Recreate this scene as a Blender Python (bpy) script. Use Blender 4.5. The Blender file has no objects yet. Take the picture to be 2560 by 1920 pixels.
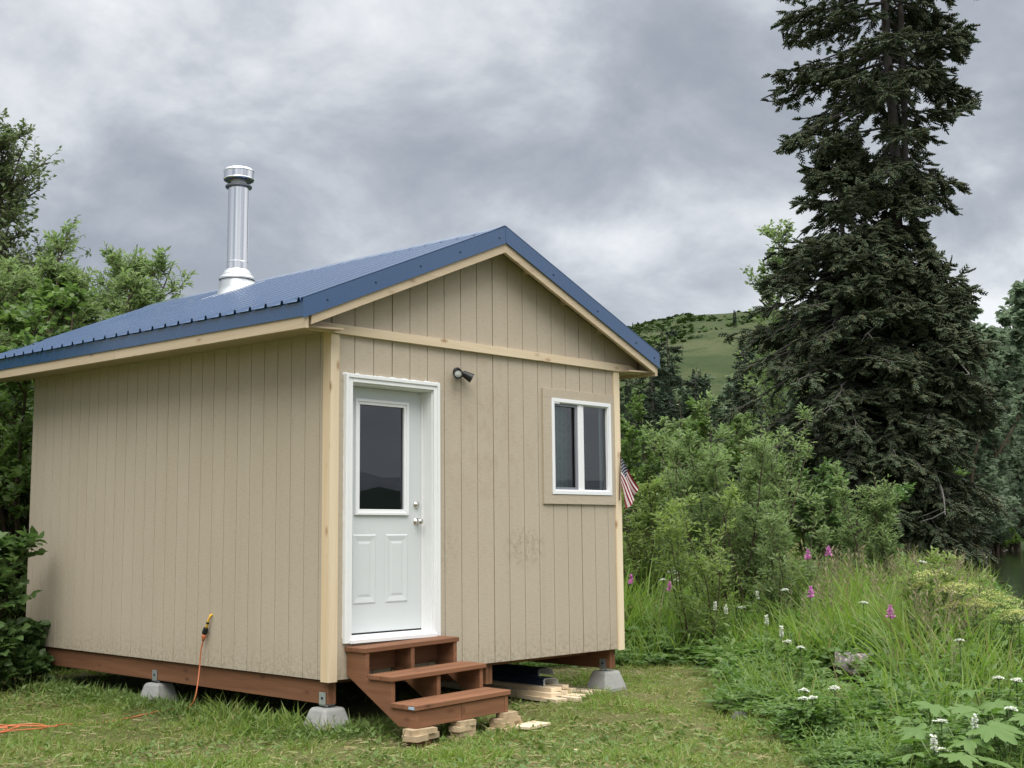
import bpy, math, random
import numpy as np
from mathutils import Vector, Matrix

rng = np.random.default_rng(7)
random.seed(7)
R = math.radians
SC = bpy.context.scene
COL = SC.collection

# ------------------------------------------------------------------ camera, sky, sun, exposure
cam_d = bpy.data.cameras.new('camera')
cam_d.sensor_width = 36.0
cam_d.lens = 43.35
cam_d.clip_end = 30000
cam = bpy.data.objects.new('camera', cam_d)
COL.objects.link(cam)
cam.location = (-6.148, -8.1314, 1.5053)
cam.rotation_euler = (R(97.0472), R(0.5701), R(-45.4175))
SC.camera = cam

SC.view_settings.view_transform = 'Standard'
SC.view_settings.look = 'None'
SC.view_settings.exposure = 0.90
SC.view_settings.gamma = 1.0
SC.view_settings.use_curve_mapping = False
SC.render.engine = 'CYCLES'
SC.cycles.max_bounces = 8
SC.cycles.transparent_max_bounces = 12
SC.cycles.use_denoising = True

SUN_EL, SUN_ROT = R(56), R(224)      # high, behind and left of the camera, diffused by the cloud
world = bpy.data.worlds.new('World')
SC.world = world
world.use_nodes = True
WT = world.node_tree
WT.nodes.clear()


def nd(tree, typ, **kw):
    n = tree.nodes.new(typ)
    for k, v in kw.items():
        setattr(n, k, v)
    return n


def mth(tree, op, a, b=None, clamp=False):
    n = nd(tree, 'ShaderNodeMath', operation=op, use_clamp=clamp)
    for i, v in enumerate((a, b)):
        if v is None:
            continue
        if isinstance(v, (int, float)):
            n.inputs[i].default_value = v
        else:
            tree.links.new(v, n.inputs[i])
    return n.outputs[0]


def ramp(tree, fac, stops, interp='LINEAR'):
    n = nd(tree, 'ShaderNodeValToRGB')
    cr = n.color_ramp
    cr.interpolation = interp
    while len(cr.elements) < len(stops):
        cr.elements.new(0.5)
    for e, (p, c) in zip(cr.elements, stops):
        e.position = p
        e.color = (c[0], c[1], c[2], 1) if not isinstance(c, (int, float)) else (c, c, c, 1)
    tree.links.new(fac, n.inputs[0])
    return n.outputs[0]


def mixc(tree, fac, a, b, blend='MIX'):
    n = nd(tree, 'ShaderNodeMix', data_type='RGBA', blend_type=blend)
    n.clamp_factor = True
    for i, v in ((0, fac), (6, a), (7, b)):
        if isinstance(v, (int, float)):
            n.inputs[i].default_value = v if i == 0 else (v, v, v, 1)
        elif isinstance(v, tuple):
            n.inputs[i].default_value = (v[0], v[1], v[2], 1)
        else:
            tree.links.new(v, n.inputs[i])
    return n.outputs[2]


def noise(tree, vec, scale, detail=4, rough=0.5, dist=0.0, out=0):
    n = nd(tree, 'ShaderNodeTexNoise')
    n.inputs['Scale'].default_value = scale
    n.inputs['Detail'].default_value = detail
    n.inputs['Roughness'].default_value = rough
    n.inputs['Distortion'].default_value = dist
    if vec is not None:
        tree.links.new(vec, n.inputs['Vector'])
    return n.outputs[out]


def vmul(tree, vec, s, off=(0, 0, 0)):
    n = nd(tree, 'ShaderNodeMapping')
    n.inputs['Scale'].default_value = s
    n.inputs['Location'].default_value = off
    tree.links.new(vec, n.inputs['Vector'])
    return n.outputs[0]


def build_sky():
    T = WT
    sky = nd(T, 'ShaderNodeTexSky', sky_type='NISHITA')
    sky.sun_disc = False
    sky.sun_elevation = SUN_EL
    sky.sun_rotation = SUN_ROT
    tc = nd(T, 'ShaderNodeTexCoord')
    sep = nd(T, 'ShaderNodeSeparateXYZ')
    T.links.new(tc.outputs['Generated'], sep.inputs[0])
    z = mth(T, 'MAXIMUM', sep.outputs[2], 0.0)
    den = mth(T, 'ADD', z, 0.42)
    comb = nd(T, 'ShaderNodeCombineXYZ')
    T.links.new(mth(T, 'DIVIDE', sep.outputs[0], den), comb.inputs[0])
    T.links.new(mth(T, 'DIVIDE', sep.outputs[1], den), comb.inputs[1])
    p = comb.outputs[0]
    big = noise(T, vmul(T, p, (1, 1, 1), (6.5, 3.7, 0.3)), 1.15, 3, 0.5, 0.2)
    mid = noise(T, vmul(T, p, (1, 1, 1), (2.1, 0.9, 0.1)), 3.6, 8, 0.56, 0.25)
    fin = noise(T, vmul(T, p, (1, 1, 1), (1.4, 6.2, 0.9)), 9.0, 6, 0.6, 0.2)
    v = mth(T, 'ADD', mth(T, 'MULTIPLY', big, 0.44), mth(T, 'ADD', mth(T, 'MULTIPLY', mid, 0.46), mth(T, 'MULTIPLY', fin, 0.10)))
    cloud = ramp(T, v, [(0.40, (0.180, 0.198, 0.226)), (0.47, (0.244, 0.262, 0.291)), (0.53, (0.342, 0.357, 0.380)), (0.61, (0.525, 0.535, 0.545))], 'B_SPLINE')
    # overcast zenith brightened further, unseen, to light the walls; pale along the horizon
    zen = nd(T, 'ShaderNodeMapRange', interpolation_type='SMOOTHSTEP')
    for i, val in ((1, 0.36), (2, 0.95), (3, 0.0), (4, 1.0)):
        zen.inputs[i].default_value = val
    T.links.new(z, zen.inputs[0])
    hor = nd(T, 'ShaderNodeMapRange', interpolation_type='SMOOTHSTEP')
    for i, val in ((1, 0.04), (2, 0.22), (3, 0.55), (4, 0.0)):
        hor.inputs[i].default_value = val
    T.links.new(z, hor.inputs[0])
    c2 = mixc(T, hor.outputs[0], cloud, (0.53, 0.54, 0.555))
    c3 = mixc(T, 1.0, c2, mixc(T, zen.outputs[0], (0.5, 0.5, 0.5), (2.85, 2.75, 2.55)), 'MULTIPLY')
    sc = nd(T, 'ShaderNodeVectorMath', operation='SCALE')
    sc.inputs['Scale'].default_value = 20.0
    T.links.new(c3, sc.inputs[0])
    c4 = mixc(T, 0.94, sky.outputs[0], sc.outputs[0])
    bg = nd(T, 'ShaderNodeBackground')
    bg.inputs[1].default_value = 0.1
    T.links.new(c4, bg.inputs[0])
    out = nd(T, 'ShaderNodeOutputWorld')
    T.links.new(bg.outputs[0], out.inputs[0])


build_sky()

sun_d = bpy.data.lights.new('sun', 'SUN')
sun_d.energy = 1.5
sun_d.angle = R(50)
sun_d.color = (1.0, 0.95, 0.88)
sun = bpy.data.objects.new('sun', sun_d)
COL.objects.link(sun)
# direction towards the sun: from the camera side
sdir = Vector((math.sin(SUN_ROT) * math.cos(SUN_EL), math.cos(SUN_ROT) * math.cos(SUN_EL), math.sin(SUN_EL)))
sun.rotation_euler = sdir.to_track_quat('Z', 'Y').to_euler()

# ------------------------------------------------------------------ mesh helpers


class MB:
    """collects polygons of one mesh"""

    def __init__(self):
        self.v, self.f, self.m = [], [], []
        self.cm = 0

    def poly(self, pts):
        n = len(self.v)
        self.v += [tuple(p) for p in pts]
        self.f.append(tuple(range(n, n + len(pts))))
        self.m.append(self.cm)

    def box(self, x0, x1, y0, y1, z0, z1, bev=0.0):
        self.prism([(x0, y0), (x1, y0), (x1, y1), (x0, y1)], 2, z0, z1)

    def prism(self, pts, axis, a, b, fn=None):
        """extrude a closed 2-D outline along an axis (0: outline is (y,z), 1: (x,z), 2: (x,y))"""
        def P(q, h):
            r = {0: (h, q[0], q[1]), 1: (q[0], h, q[1]), 2: (q[0], q[1], h)}[axis]
            return fn(r) if fn else r
        n = len(self.v)
        k = len(pts)
        ar = sum(pts[i][0] * pts[(i + 1) % k][1] - pts[(i + 1) % k][0] * pts[i][1] for i in range(k))
        if (ar < 0) != (axis == 1):
            pts = pts[::-1]
        self.v += [P(q, a) for q in pts] + [P(q, b) for q in pts]
        F = [tuple(range(n + k - 1, n - 1, -1)), tuple(range(n + k, n + 2 * k))]
        for i in range(k):
            j = (i + 1) % k
            F.append((n + i, n + j, n + k + j, n + k + i))
        self.f += F
        self.m += [self.cm] * len(F)

    def obox(self, c, ax, ay, az):
        """box from centre and three half-axis vectors"""
        c, ax, ay, az = map(Vector, (c, ax, ay, az))
        n = len(self.v)
        for sx in (-1, 1):
            for sy in (-1, 1):
                for sz in (-1, 1):
                    self.v.append(tuple(c + ax * sx + ay * sy + az * sz))
        F = [(0, 1, 3, 2), (4, 6, 7, 5), (0, 4, 5, 1), (2, 3, 7, 6), (0, 2, 6, 4), (1, 5, 7, 3)]
        self.f += [tuple(n + i for i in q) for q in F]
        self.m += [self.cm] * 6

    def grid(self, rows, flip=False):
        """sheet through rows of points, corners shared"""
        n, k = len(self.v), len(rows[0])
        for q in rows:
            self.v += [tuple(p) for p in q]
        for i in range(len(rows) - 1):
            for j in range(k - 1):
                f = (n + i * k + j, n + i * k + j + 1, n + (i + 1) * k + j + 1, n + (i + 1) * k + j)
                self.f.append(f[::-1] if flip else f)
                self.m.append(self.cm)

    def tube(self, pts, rad, k=8, caps=True):
        pts = [Vector(p) for p in pts]
        n0 = len(self.v)
        up = Vector((0.31, 0.17, 0.93))
        for i, p in enumerate(pts):
            d = (pts[min(i + 1, len(pts) - 1)] - pts[max(i - 1, 0)]).normalized()
            a = d.cross(up)
            if a.length < 1e-3:
                a = d.cross(Vector((1, 0, 0)))
            a.normalize()
            b = d.cross(a)
            r = rad[i] if isinstance(rad, (list, tuple)) else rad
            for j in range(k):
                t = 2 * math.pi * j / k
                self.v.append(tuple(p + a * (r * math.cos(t)) + b * (r * math.sin(t))))
        for i in range(len(pts) - 1):
            for j in range(k):
                q = (j + 1) % k
                self.f.append((n0 + i * k + j, n0 + i * k + q, n0 + (i + 1) * k + q, n0 + (i + 1) * k + j))
                self.m.append(self.cm)
        if caps:
            self.f.append(tuple(n0 + j for j in range(k - 1, -1, -1)))
            self.f.append(tuple(n0 + (len(pts) - 1) * k + j for j in range(k)))
            self.m += [self.cm] * 2

    def lathe(self, prof, c=(0, 0, 0), k=32, axis=None):
        """prof: (radius, height) list turned about the vertical through c (or about axis)"""
        q = Vector((0, 0, 1)).rotation_difference(Vector(axis).normalized()) if axis else None
        n0 = len(self.v)
        for r, h in prof:
            for j in range(k):
                t = 2 * math.pi * j / k
                w = Vector((r * math.cos(t), r * math.sin(t), h))
                if q:
                    w = q @ w
                self.v.append((w.x + c[0], w.y + c[1], w.z + c[2]))
        for i in range(len(prof) - 1):
            for j in range(k):
                p = (j + 1) % k
                self.f.append((n0 + i * k + j, n0 + i * k + p, n0 + (i + 1) * k + p, n0 + (i + 1) * k + j))
                self.m.append(self.cm)


def wloc(o):
    v = Vector((0, 0, 0))
    while o is not None:
        v = v + o.location
        o = o.parent
    return v


def tag(o, label=None, cat=None, group=None, kind=None):
    for k, v in (('label', label), ('category', cat), ('group', group), ('kind', kind)):
        if v:
            o[k] = v
    return o


def empty(name, loc, label, cat, group=None):
    o = bpy.data.objects.new(name, None)
    o.empty_display_size = 0.1
    COL.objects.link(o)
    o.location = loc
    return tag(o, label, cat, group)


def link(name, me, mats, parent=None, origin=None, smooth=False):
    o = bpy.data.objects.new(name, me)
    COL.objects.link(o)
    for m in (mats if isinstance(mats, (list, tuple)) else [mats]):
        me.materials.append(m)
    if parent is not None:
        o.parent = parent
    return o


def build(name, mb, mats, parent=None, smooth=False, bevel=0.0, origin=None):
    """mesh given in world coordinates; its origin is the parent's (or the given one)"""
    off = Vector(origin) if origin else (wloc(parent) if parent else Vector((0, 0, 0)))
    me = bpy.data.meshes.new(name)
    me.from_pydata([(x - off.x, y - off.y, z - off.z) for x, y, z in mb.v], [], mb.f)
    me.polygons.foreach_set('material_index', mb.m)
    if smooth:
        me.polygons.foreach_set('use_smooth', [True] * len(mb.f))
    me.update()
    o = link(name, me, mats, parent)
    if origin:
        o.location = off - (wloc(parent) if parent else Vector((0, 0, 0)))
    if bevel:
        b = o.modifiers.new('bevel', 'BEVEL')
        b.width = bevel
        b.segments = 2
        b.limit_method = 'ANGLE'
    return o


def np_mesh(name, V, F, mats, parent=None, midx=None, off=None, smooth=False):
    """fast mesh from numpy arrays; F is (n,3) or (n,4)"""
    V = np.asarray(V, dtype=np.float32)
    if off is None and parent is not None:
        off = np.array(wloc(parent))
    if off is not None:
        V = V - np.asarray(off, dtype=np.float32)
    me = bpy.data.meshes.new(name)
    k = F.shape[1]
    me.vertices.add(len(V))
    me.vertices.foreach_set('co', V.ravel())
    me.loops.add(F.size)
    me.loops.foreach_set('vertex_index', F.astype(np.int32).ravel())
    me.polygons.add(len(F))
    me.polygons.foreach_set('loop_start', np.arange(0, F.size, k, dtype=np.int32))
    if midx is not None:
        me.polygons.foreach_set('material_index', midx.astype(np.int32))
    if smooth:
        me.polygons.foreach_set('use_smooth', np.ones(len(F), dtype=bool))
    me.update(calc_edges=True)
    return link(name, me, mats, parent)


def nrm(a):
    return a / np.maximum(np.linalg.norm(a, axis=-1, keepdims=True), 1e-9)


def scatter(TV, TF, P, X, S, up=None, roll=0.6):
    """instances of a template (x axis along X, z roughly up) baked into arrays"""
    P, X = np.asarray(P, float), nrm(np.asarray(X, float))
    n = len(P)
    S = np.broadcast_to(np.asarray(S, float), (n,))
    U = np.tile(np.array([[0, 0, 1.0]]), (n, 1)) if up is None else np.asarray(up, float)
    U = U + rng.normal(0, roll, (n, 3))
    Y = nrm(np.cross(U, X))
    Z = np.cross(X, Y)
    M = np.stack([X, Y, Z], axis=1)                      # rows
    V = np.einsum('tk,nkj->ntj', TV, M) * S[:, None, None] + P[:, None, :]
    F = TF[None] + (np.arange(n) * len(TV))[:, None, None]
    return V.reshape(-1, 3), F.reshape(-1, TF.shape[1])


def merge(parts):
    Vs, Fs, n = [], [], 0
    for V, F in parts:
        Vs.append(V)
        Fs.append(F + n)
        n += len(V)
    return np.concatenate(Vs), np.concatenate(Fs)


def tubes_np(lines, k=5):
    """lines: list of (points (m,3), radii (m,)) -> quads"""
    out = []
    a = np.arange(k) * 2 * np.pi / k
    for pts, rad in lines:
        pts = np.asarray(pts, float)
        m = len(pts)
        d = nrm(np.gradient(pts, axis=0))
        up = np.tile(np.array([[0.3, 0.2, 0.9]]), (m, 1))
        A = nrm(np.cross(d, up) + 1e-6)
        B = np.cross(d, A)
        V = pts[:, None, :] + (A[:, None, :] * np.cos(a)[None, :, None] + B[:, None, :] * np.sin(a)[None, :, None]) * np.asarray(rad)[:, None, None]
        i = np.arange(m - 1)[:, None] * k
        j = np.arange(k)[None, :]
        q = (j + 1) % k
        F = np.stack([i + j, i + q, i + k + q, i + k + j], axis=-1).reshape(-1, 4)
        out.append((V.reshape(-1, 3), F))
    return merge(out)


# leaf templates (x along the leaf)
def leaf_t(w=0.45, fold=0.10, droop=0.08):
    V = np.array([[0, 0, 0], [0.45, w / 2, fold], [0.45, 0, 0], [0.45, -w / 2, fold], [1, 0, -droop], [0.75, w * .36, fold * .5], [0.75, -w * .36, fold * .5]], float)
    F = np.array([[0, 2, 1], [0, 3, 2], [2, 5, 1], [2, 3, 6], [2, 4, 5], [2, 6, 4]])
    return V, F


def leaf_s(w=0.28, fold=0.05):
    V = np.array([[0, 0, 0], [0.5, w / 2, fold], [1, 0, -0.04], [0.5, -w / 2, fold]], float)
    F = np.array([[0, 2, 1], [0, 3, 2]])
    return V, F


def blade_t(w=0.035, bend=0.35, segs=4):
    V, F = [], []
    for i in range(segs):
        t = i / segs
        ww = w * (1 - 0.75 * t ** 1.5)
        x, zz = t - 0.15 * bend * t ** 3, -bend * t ** 2.2
        V += [[x, ww / 2, zz], [x, -ww / 2, zz]]
    V.append([1 - 0.15 * bend, 0, -bend])
    for i in range(segs - 1):
        a = 2 * i
        F += [[a, a + 1, a + 3], [a, a + 3, a + 2]]
    F.append([2 * segs - 2, 2 * segs - 1, 2 * segs])
    return np.array(V, float), np.array(F)


def spindle(p0, p1, r):
    p0, p1 = np.array(p0, float), np.array(p1, float)
    d = nrm(p1 - p0)
    a = nrm(np.cross(d, [0.2, 0.3, 0.93]))
    b = np.cross(d, a)
    c = p0 * 0.6 + p1 * 0.4
    V = [p0, p1] + [c + (a * math.cos(t) + b * math.sin(t)) * r for t in (0, 2.094, 4.189)]
    F = [[0, 3, 2], [0, 4, 3], [0, 2, 4], [1, 2, 3], [1, 3, 4], [1, 4, 2]]
    return np.array(V), np.array(F)


def sprig_t(r=0.055, n=7):
    parts = [spindle((0, 0, 0), (1, 0, 0), r)]
    for i in range(n):
        x = 0.10 + 0.78 * i / n
        s = 1 if i % 2 else -1
        l = 0.50 * (1 - 0.5 * x)
        parts.append(spindle((x, 0, 0), (x + l * 0.72, s * l * 0.68, 0.10 * l - 0.02), r * 0.9))
    return merge(parts)


# ------------------------------------------------------------------ materials
def mat(name):
    m = bpy.data.materials.new(name)
    m.use_nodes = True
    t = m.node_tree
    b = t.nodes['Principled BSDF']
    return m, t, b


def setb(b, **kw):
    names = {'rough': 'Roughness', 'metal': 'Metallic', 'spec': 'Specular IOR Level', 'col': 'Base Color', 'coat': 'Coat Weight'}
    for k, v in kw.items():
        if k == 'col':
            v = (*v, 1)
        b.inputs[names[k]].default_value = v


def bump(t, b, h, strength=0.3, dist=0.01):
    n = nd(t, 'ShaderNodeBump')
    n.inputs['Strength'].default_value = strength
    n.inputs['Distance'].default_value = dist
    t.links.new(h, n.inputs['Height'])
    t.links.new(n.outputs[0], b.inputs['Normal'])


def objvec(t, rand=True):
    """object coordinates shifted by a random amount for each object"""
    tc = nd(t, 'ShaderNodeTexCoord')
    if not rand:
        return tc.outputs['Object']
    oi = nd(t, 'ShaderNodeObjectInfo')
    n = nd(t, 'ShaderNodeVectorMath', operation='MULTIPLY_ADD')
    t.links.new(oi.outputs['Random'], n.inputs[0])
    n.inputs[1].default_value = (37.0, 53.0, 71.0)
    t.links.new(tc.outputs['Object'], n.inputs[2])
    return n.outputs[0]


def geovec(t):
    return nd(t, 'ShaderNodeNewGeometry').outputs['Position']


def painted(name, col, rough=0.5, var=0.06, spec=0.4, bumpk=0.0, scale=6.0):
    m, t, b = mat(name)
    g = geovec(t)
    n = noise(t, g, scale, 4, 0.6)
    c = mixc(t, n, tuple(x * (1 - var) for x in col), tuple(min(1, x * (1 + var)) for x in col))
    t.links.new(c, b.inputs['Base Color'])
    setb(b, rough=rough, spec=spec)
    if bumpk:
        bump(t, b, noise(t, g, 60, 3, 0.6), bumpk, 0.002)
    return m


def siding_mat():
    m, t, b = mat('tan_siding_paint')
    g = geovec(t)
    oi = nd(t, 'ShaderNodeObjectInfo')
    base = mixc(t, noise(t, vmul(t, g, (1.2, 1.2, 0.5)), 1.6, 4, 0.6), (0.418, 0.356, 0.276), (0.486, 0.422, 0.334))
    base = mixc(t, mth(t, 'MULTIPLY', oi.outputs['Random'], 0.35), base, (0.435, 0.368, 0.276))
    # rough-sawn texture: short horizontal saw marks
    saw = noise(t, vmul(t, g, (14, 14, 95)), 1.0, 4, 0.65)
    base = mixc(t, ramp(t, saw, [(0.33, 0.34), (0.5, 0.0)]), base, (0.33, 0.265, 0.185))
    # faint vertical water streaks, as on weathered sheet siding
    st = noise(t, vmul(t, g, (9, 9, 0.35)), 1.0, 3, 0.6)
    base = mixc(t, ramp(t, st, [(0.52, 0.0), (0.75, 0.22)]), base, (0.37, 0.31, 0.23))
    # scuffed, dirty spot beside the window and small marks
    def blob(cx, cz, rx, rz, k, sc):
        sx = nd(t, 'ShaderNodeSeparateXYZ')
        t.links.new(g, sx.inputs[0])
        dx = mth(t, 'DIVIDE', mth(t, 'SUBTRACT', sx.outputs[0], cx), rx)
        dz = mth(t, 'DIVIDE', mth(t, 'SUBTRACT', sx.outputs[2], cz), rz)
        dd = mth(t, 'ADD', mth(t, 'MULTIPLY', dx, dx), mth(t, 'MULTIPLY', dz, dz))
        f = mth(t, 'SUBTRACT', 1.0, dd, clamp=True)
        yy = ramp(t, noise(t, vmul(t, g, (1, 1, 0.7)), sc, 5, 0.72), [(0.46, 0.0), (0.66, 1.0)])
        front = mth(t, 'LESS_THAN', sx.outputs[1], 0.05)
        return mth(t, 'MULTIPLY', mth(t, 'MULTIPLY', mth(t, 'MULTIPLY', f, yy), front), k, clamp=True)
    base = mixc(t, blob(2.28, 1.40, 0.32, 0.22, 0.62, 22), base, (0.17, 0.135, 0.095))
    base = mixc(t, blob(1.25, 1.42, 0.20, 0.26, 0.4, 24), base, (0.22, 0.17, 0.11))
    base = mixc(t, blob(1.75, 2.45, 0.9, 0.9, 0.30, 7), base, (0.27, 0.20, 0.13))
    sp = ramp(t, noise(t, g, 11, 2, 0.4), [(0.78, 0.0), (0.83, 0.7)])
    base = mixc(t, sp, base, (0.19, 0.13, 0.09))
    # mud splashed up along the bottom edge
    sz = nd(t, 'ShaderNodeSeparateXYZ')
    t.links.new(g, sz.inputs[0])
    low = mth(t, 'SUBTRACT', 1.0, mth(t, 'DIVIDE', mth(t, 'SUBTRACT', sz.outputs[2], 0.36), 0.42), clamp=True)
    mud = mth(t, 'MULTIPLY', mth(t, 'MULTIPLY', low, low), ramp(t, noise(t, g, 26, 5, 0.75), [(0.45, 0.0), (0.65, 0.75)]))
    base = mixc(t, mud, base, (0.21, 0.165, 0.11))
    t.links.new(base, b.inputs['Base Color'])
    setb(b, rough=0.82, spec=0.25)
    bump(t, b, mth(t, 'ADD', saw, noise(t, g, 140, 3, 0.6)), 0.55, 0.003)
    return m


def wood_mat(name, axis, c0, c1, knot, knots=0.8, rough=0.7, random_col=0.10):
    """sawn lumber with the grain along an axis (0 x, 1 y, 2 z)"""
    m, t, b = mat(name)
    g = objvec(t)
    s = [16, 16, 16]
    s[axis] = 0.7
    gr = noise(t, vmul(t, g, tuple(s)), 1.0, 5, 0.6, 0.4)
    fine = [90, 90, 90]
    fine[axis] = 3
    gf = noise(t, vmul(t, g, tuple(fine)), 1.0, 3, 0.6)
    f = mth(t, 'ADD', mth(t, 'MULTIPLY', gr, 0.75), mth(t, 'MULTIPLY', gf, 0.25))
    c = mixc(t, ramp(t, f, [(0.32, 0.0), (0.68, 1.0)]), c0, c1)
    vo = nd(t, 'ShaderNodeTexVoronoi')
    vo.inputs['Scale'].default_value = 1.0
    ks = [7.5, 7.5, 7.5]
    ks[axis] = 3.2
    t.links.new(vmul(t, g, tuple(ks)), vo.inputs['Vector'])
    kn = ramp(t, vo.outputs['Distance'], [(0.05, knots), (0.13, knots * 0.35), (0.20, 0.0)])
    c = mixc(t, kn, c, knot)
    oi = nd(t, 'ShaderNodeObjectInfo')
    hsv = nd(t, 'ShaderNodeHueSaturation')
    t.links.new(c, hsv.inputs['Color'])
    t.links.new(mth(t, 'ADD', mth(t, 'MULTIPLY', oi.outputs['Random'], random_col * 2), 1 - random_col), hsv.inputs['Value'])
    t.links.new(hsv.outputs[0], b.inputs['Base Color'])
    setb(b, rough=rough, spec=0.3)
    bump(t, b, f, 0.25, 0.003)
    return m


def leaf_mat(name, a, bcol, trans=0.32, rough=0.5, spec=0.35, third=None, patch=None):
    """each leaf has its own tone between two leaf colours"""
    m, t, b = mat(name)
    g = nd(t, 'ShaderNodeNewGeometry')
    r = g.outputs['Random Per Island']
    c = mixc(t, r, a, bcol)
    pos = noise(t, g.outputs['Position'], 1.3, 3, 0.6)
    c = mixc(t, ramp(t, pos, [(0.35, 0.0), (0.65, 0.55)]), c, tuple(0.5 * (x + y) * k for x, y, k in zip(a, bcol, (0.85, 0.95, 0.9))))
    if third:
        c = mixc(t, mth(t, 'GREATER_THAN', mth(t, 'FRACT', mth(t, 'MULTIPLY', r, 37.3)), 0.93), c, third)
    if patch:                # dried-out patches of turf
        pn = noise(t, g.outputs['Position'], 0.75, 4, 0.6)
        pn = mth(t, 'ADD', mth(t, 'MULTIPLY', pn, 0.75), mth(t, 'MULTIPLY', r, 0.25))
        c = mixc(t, ramp(t, pn, [(0.47, 0.0), (0.62, 0.85)]), c, patch)
    t.links.new(c, b.inputs['Base Color'])
    setb(b, rough=rough, spec=spec)
    tr = nd(t, 'ShaderNodeBsdfTranslucent')
    hs = nd(t, 'ShaderNodeHueSaturation')
    hs.inputs['Value'].default_value = 1.3
    hs.inputs['Saturation'].default_value = 1.15
    t.links.new(c, hs.inputs['Color'])
    t.links.new(hs.outputs[0], tr.inputs['Color'])
    mx = nd(t, 'ShaderNodeMixShader')
    mx.inputs[0].default_value = trans
    out = t.nodes['Material Output']
    t.links.new(b.outputs[0], mx.inputs[1])
    t.links.new(tr.outputs[0], mx.inputs[2])
    t.links.new(mx.outputs[0], out.inputs[0])
    return m


def bark_mat(name, a, bcol, sc=14):
    m, t, b = mat(name)
    g = geovec(t)
    f = noise(t, vmul(t, g, (sc, sc, sc * 0.4)), 1.0, 5, 0.65)
    t.links.new(mixc(t, ramp(t, f, [(0.3, 0.0), (0.7, 1.0)]), a, bcol), b.inputs['Base Color'])
    setb(b, rough=0.9, spec=0.2)
    bump(t, b, f, 0.6, 0.02)
    return m


def glass_mat(name, tint=(0.85, 0.90, 0.90)):
    m, t, b = mat(name)
    tr = nd(t, 'ShaderNodeBsdfTransparent')
    tr.inputs[0].default_value = (*tint, 1)
    gl = nd(t, 'ShaderNodeBsdfGlossy')
    gl.inputs['Roughness'].default_value = 0.0
    gl.inputs['Color'].default_value = (0.90, 0.94, 1.0, 1)
    fr = nd(t, 'ShaderNodeFresnel')
    fr.inputs[0].default_value = 1.85
    mx = nd(t, 'ShaderNodeMixShader')
    t.links.new(fr.outputs[0], mx.inputs[0])
    t.links.new(tr.outputs[0], mx.inputs[1])
    t.links.new(gl.outputs[0], mx.inputs[2])
    t.links.new(mx.outputs[0], t.nodes['Material Output'].inputs[0])
    return m


def simple(name, col, rough=0.5, metal=0.0, spec=0.4):
    m, t, b = mat(name)
    setb(b, col=col, rough=rough, metal=metal, spec=spec)
    return m


def steel_mat():
    m, t, b = mat('stainless_pipe')
    g = geovec(t)
    f = noise(t, vmul(t, g, (25, 25, 3)), 1.0, 3, 0.6)
    t.links.new(ramp(t, f, [(0.3, 0.07), (0.7, 0.16)]), b.inputs['Roughness'])
    setb(b, col=(0.84, 0.84, 0.85), metal=1.0)
    return m


def galv_mat(name, col, rough):
    m, t, b = mat(name)
    f = noise(t, geovec(t), 22, 3, 0.6)
    t.links.new(mixc(t, f, tuple(x * 0.86 for x in col), col), b.inputs['Base Color'])
    setb(b, rough=rough, metal=0.75)
    return m


def roof_mat():
    m, t, b = mat('blue_roof_enamel')
    g = geovec(t)
    f = mth(t, 'ADD', mth(t, 'MULTIPLY', noise(t, g, 1.1, 4, 0.6), 0.5), mth(t, 'MULTIPLY', noise(t, vmul(t, g, (0.5, 14, 0.5)), 1.0, 3, 0.6), 0.5))
    t.links.new(mixc(t, f, (0.019, 0.060, 0.150), (0.026, 0.076, 0.178)), b.inputs['Base Color'])
    t.links.new(ramp(t, noise(t, g, 5, 3, 0.6), [(0.3, 0.22), (0.7, 0.34)]), b.inputs['Roughness'])
    setb(b, spec=0.6, metal=0.0, coat=0.6)
    b.inputs['Coat Roughness'].default_value = 0.14
    return m


def concrete_mat():
    m, t, b = mat('grey_concrete')
    g = geovec(t)
    c = mixc(t, noise(t, g, 9, 5, 0.65), (0.21, 0.21, 0.20), (0.36, 0.36, 0.345))
    c = mixc(t, ramp(t, noise(t, g, 55, 2, 0.5), [(0.66, 0.0), (0.74, 0.6)]), c, (0.12, 0.12, 0.11))
    t.links.new(c, b.inputs['Base Color'])
    setb(b, rough=0.92, spec=0.2)
    bump(t, b, noise(t, g, 70, 4, 0.6), 0.5, 0.004)
    return m


M = {}
M['siding'] = siding_mat()
M['groove'] = painted('siding_backing', (0.20, 0.155, 0.10), 0.9, 0.1, 0.2)
PINE = ((0.64, 0.505, 0.335), (0.73, 0.615, 0.45), (0.30, 0.14, 0.055))
for ax, nm in enumerate('xyz'):
    M['pine_' + nm] = wood_mat('raw_pine_' + nm, ax, *PINE)
    M['red_' + nm] = wood_mat('brown_treated_lumber_' + nm, ax, (0.138, 0.060, 0.029), (0.238, 0.110, 0.057), (0.06, 0.025, 0.015), 0.7, 0.75, 0.12)
    M['fascia_' + nm] = wood_mat('tan_fascia_' + nm, ax, (0.46, 0.36, 0.24), (0.54, 0.44, 0.315), (0.20, 0.12, 0.07), 0.55, 0.75, 0.05)
M['scrap'] = wood_mat('weathered_offcut_wood', 0, (0.36, 0.27, 0.165), (0.52, 0.40, 0.26), (0.22, 0.13, 0.07), 0.6, 0.8, 0.12)
M['soffit'] = painted('painted_soffit', (0.42, 0.33, 0.23), 0.8, 0.10)
M['white'] = painted('white_vinyl', (0.78, 0.79, 0.80), 0.35, 0.02, 0.5)
M['trimwhite'] = painted('white_door_trim', (0.74, 0.75, 0.75), 0.55, 0.04, 0.4, 0.15)
M['caulk'] = painted('white_brushed_paint', (0.74, 0.75, 0.75), 0.7, 0.03, 0.3, 0.3)
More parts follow.
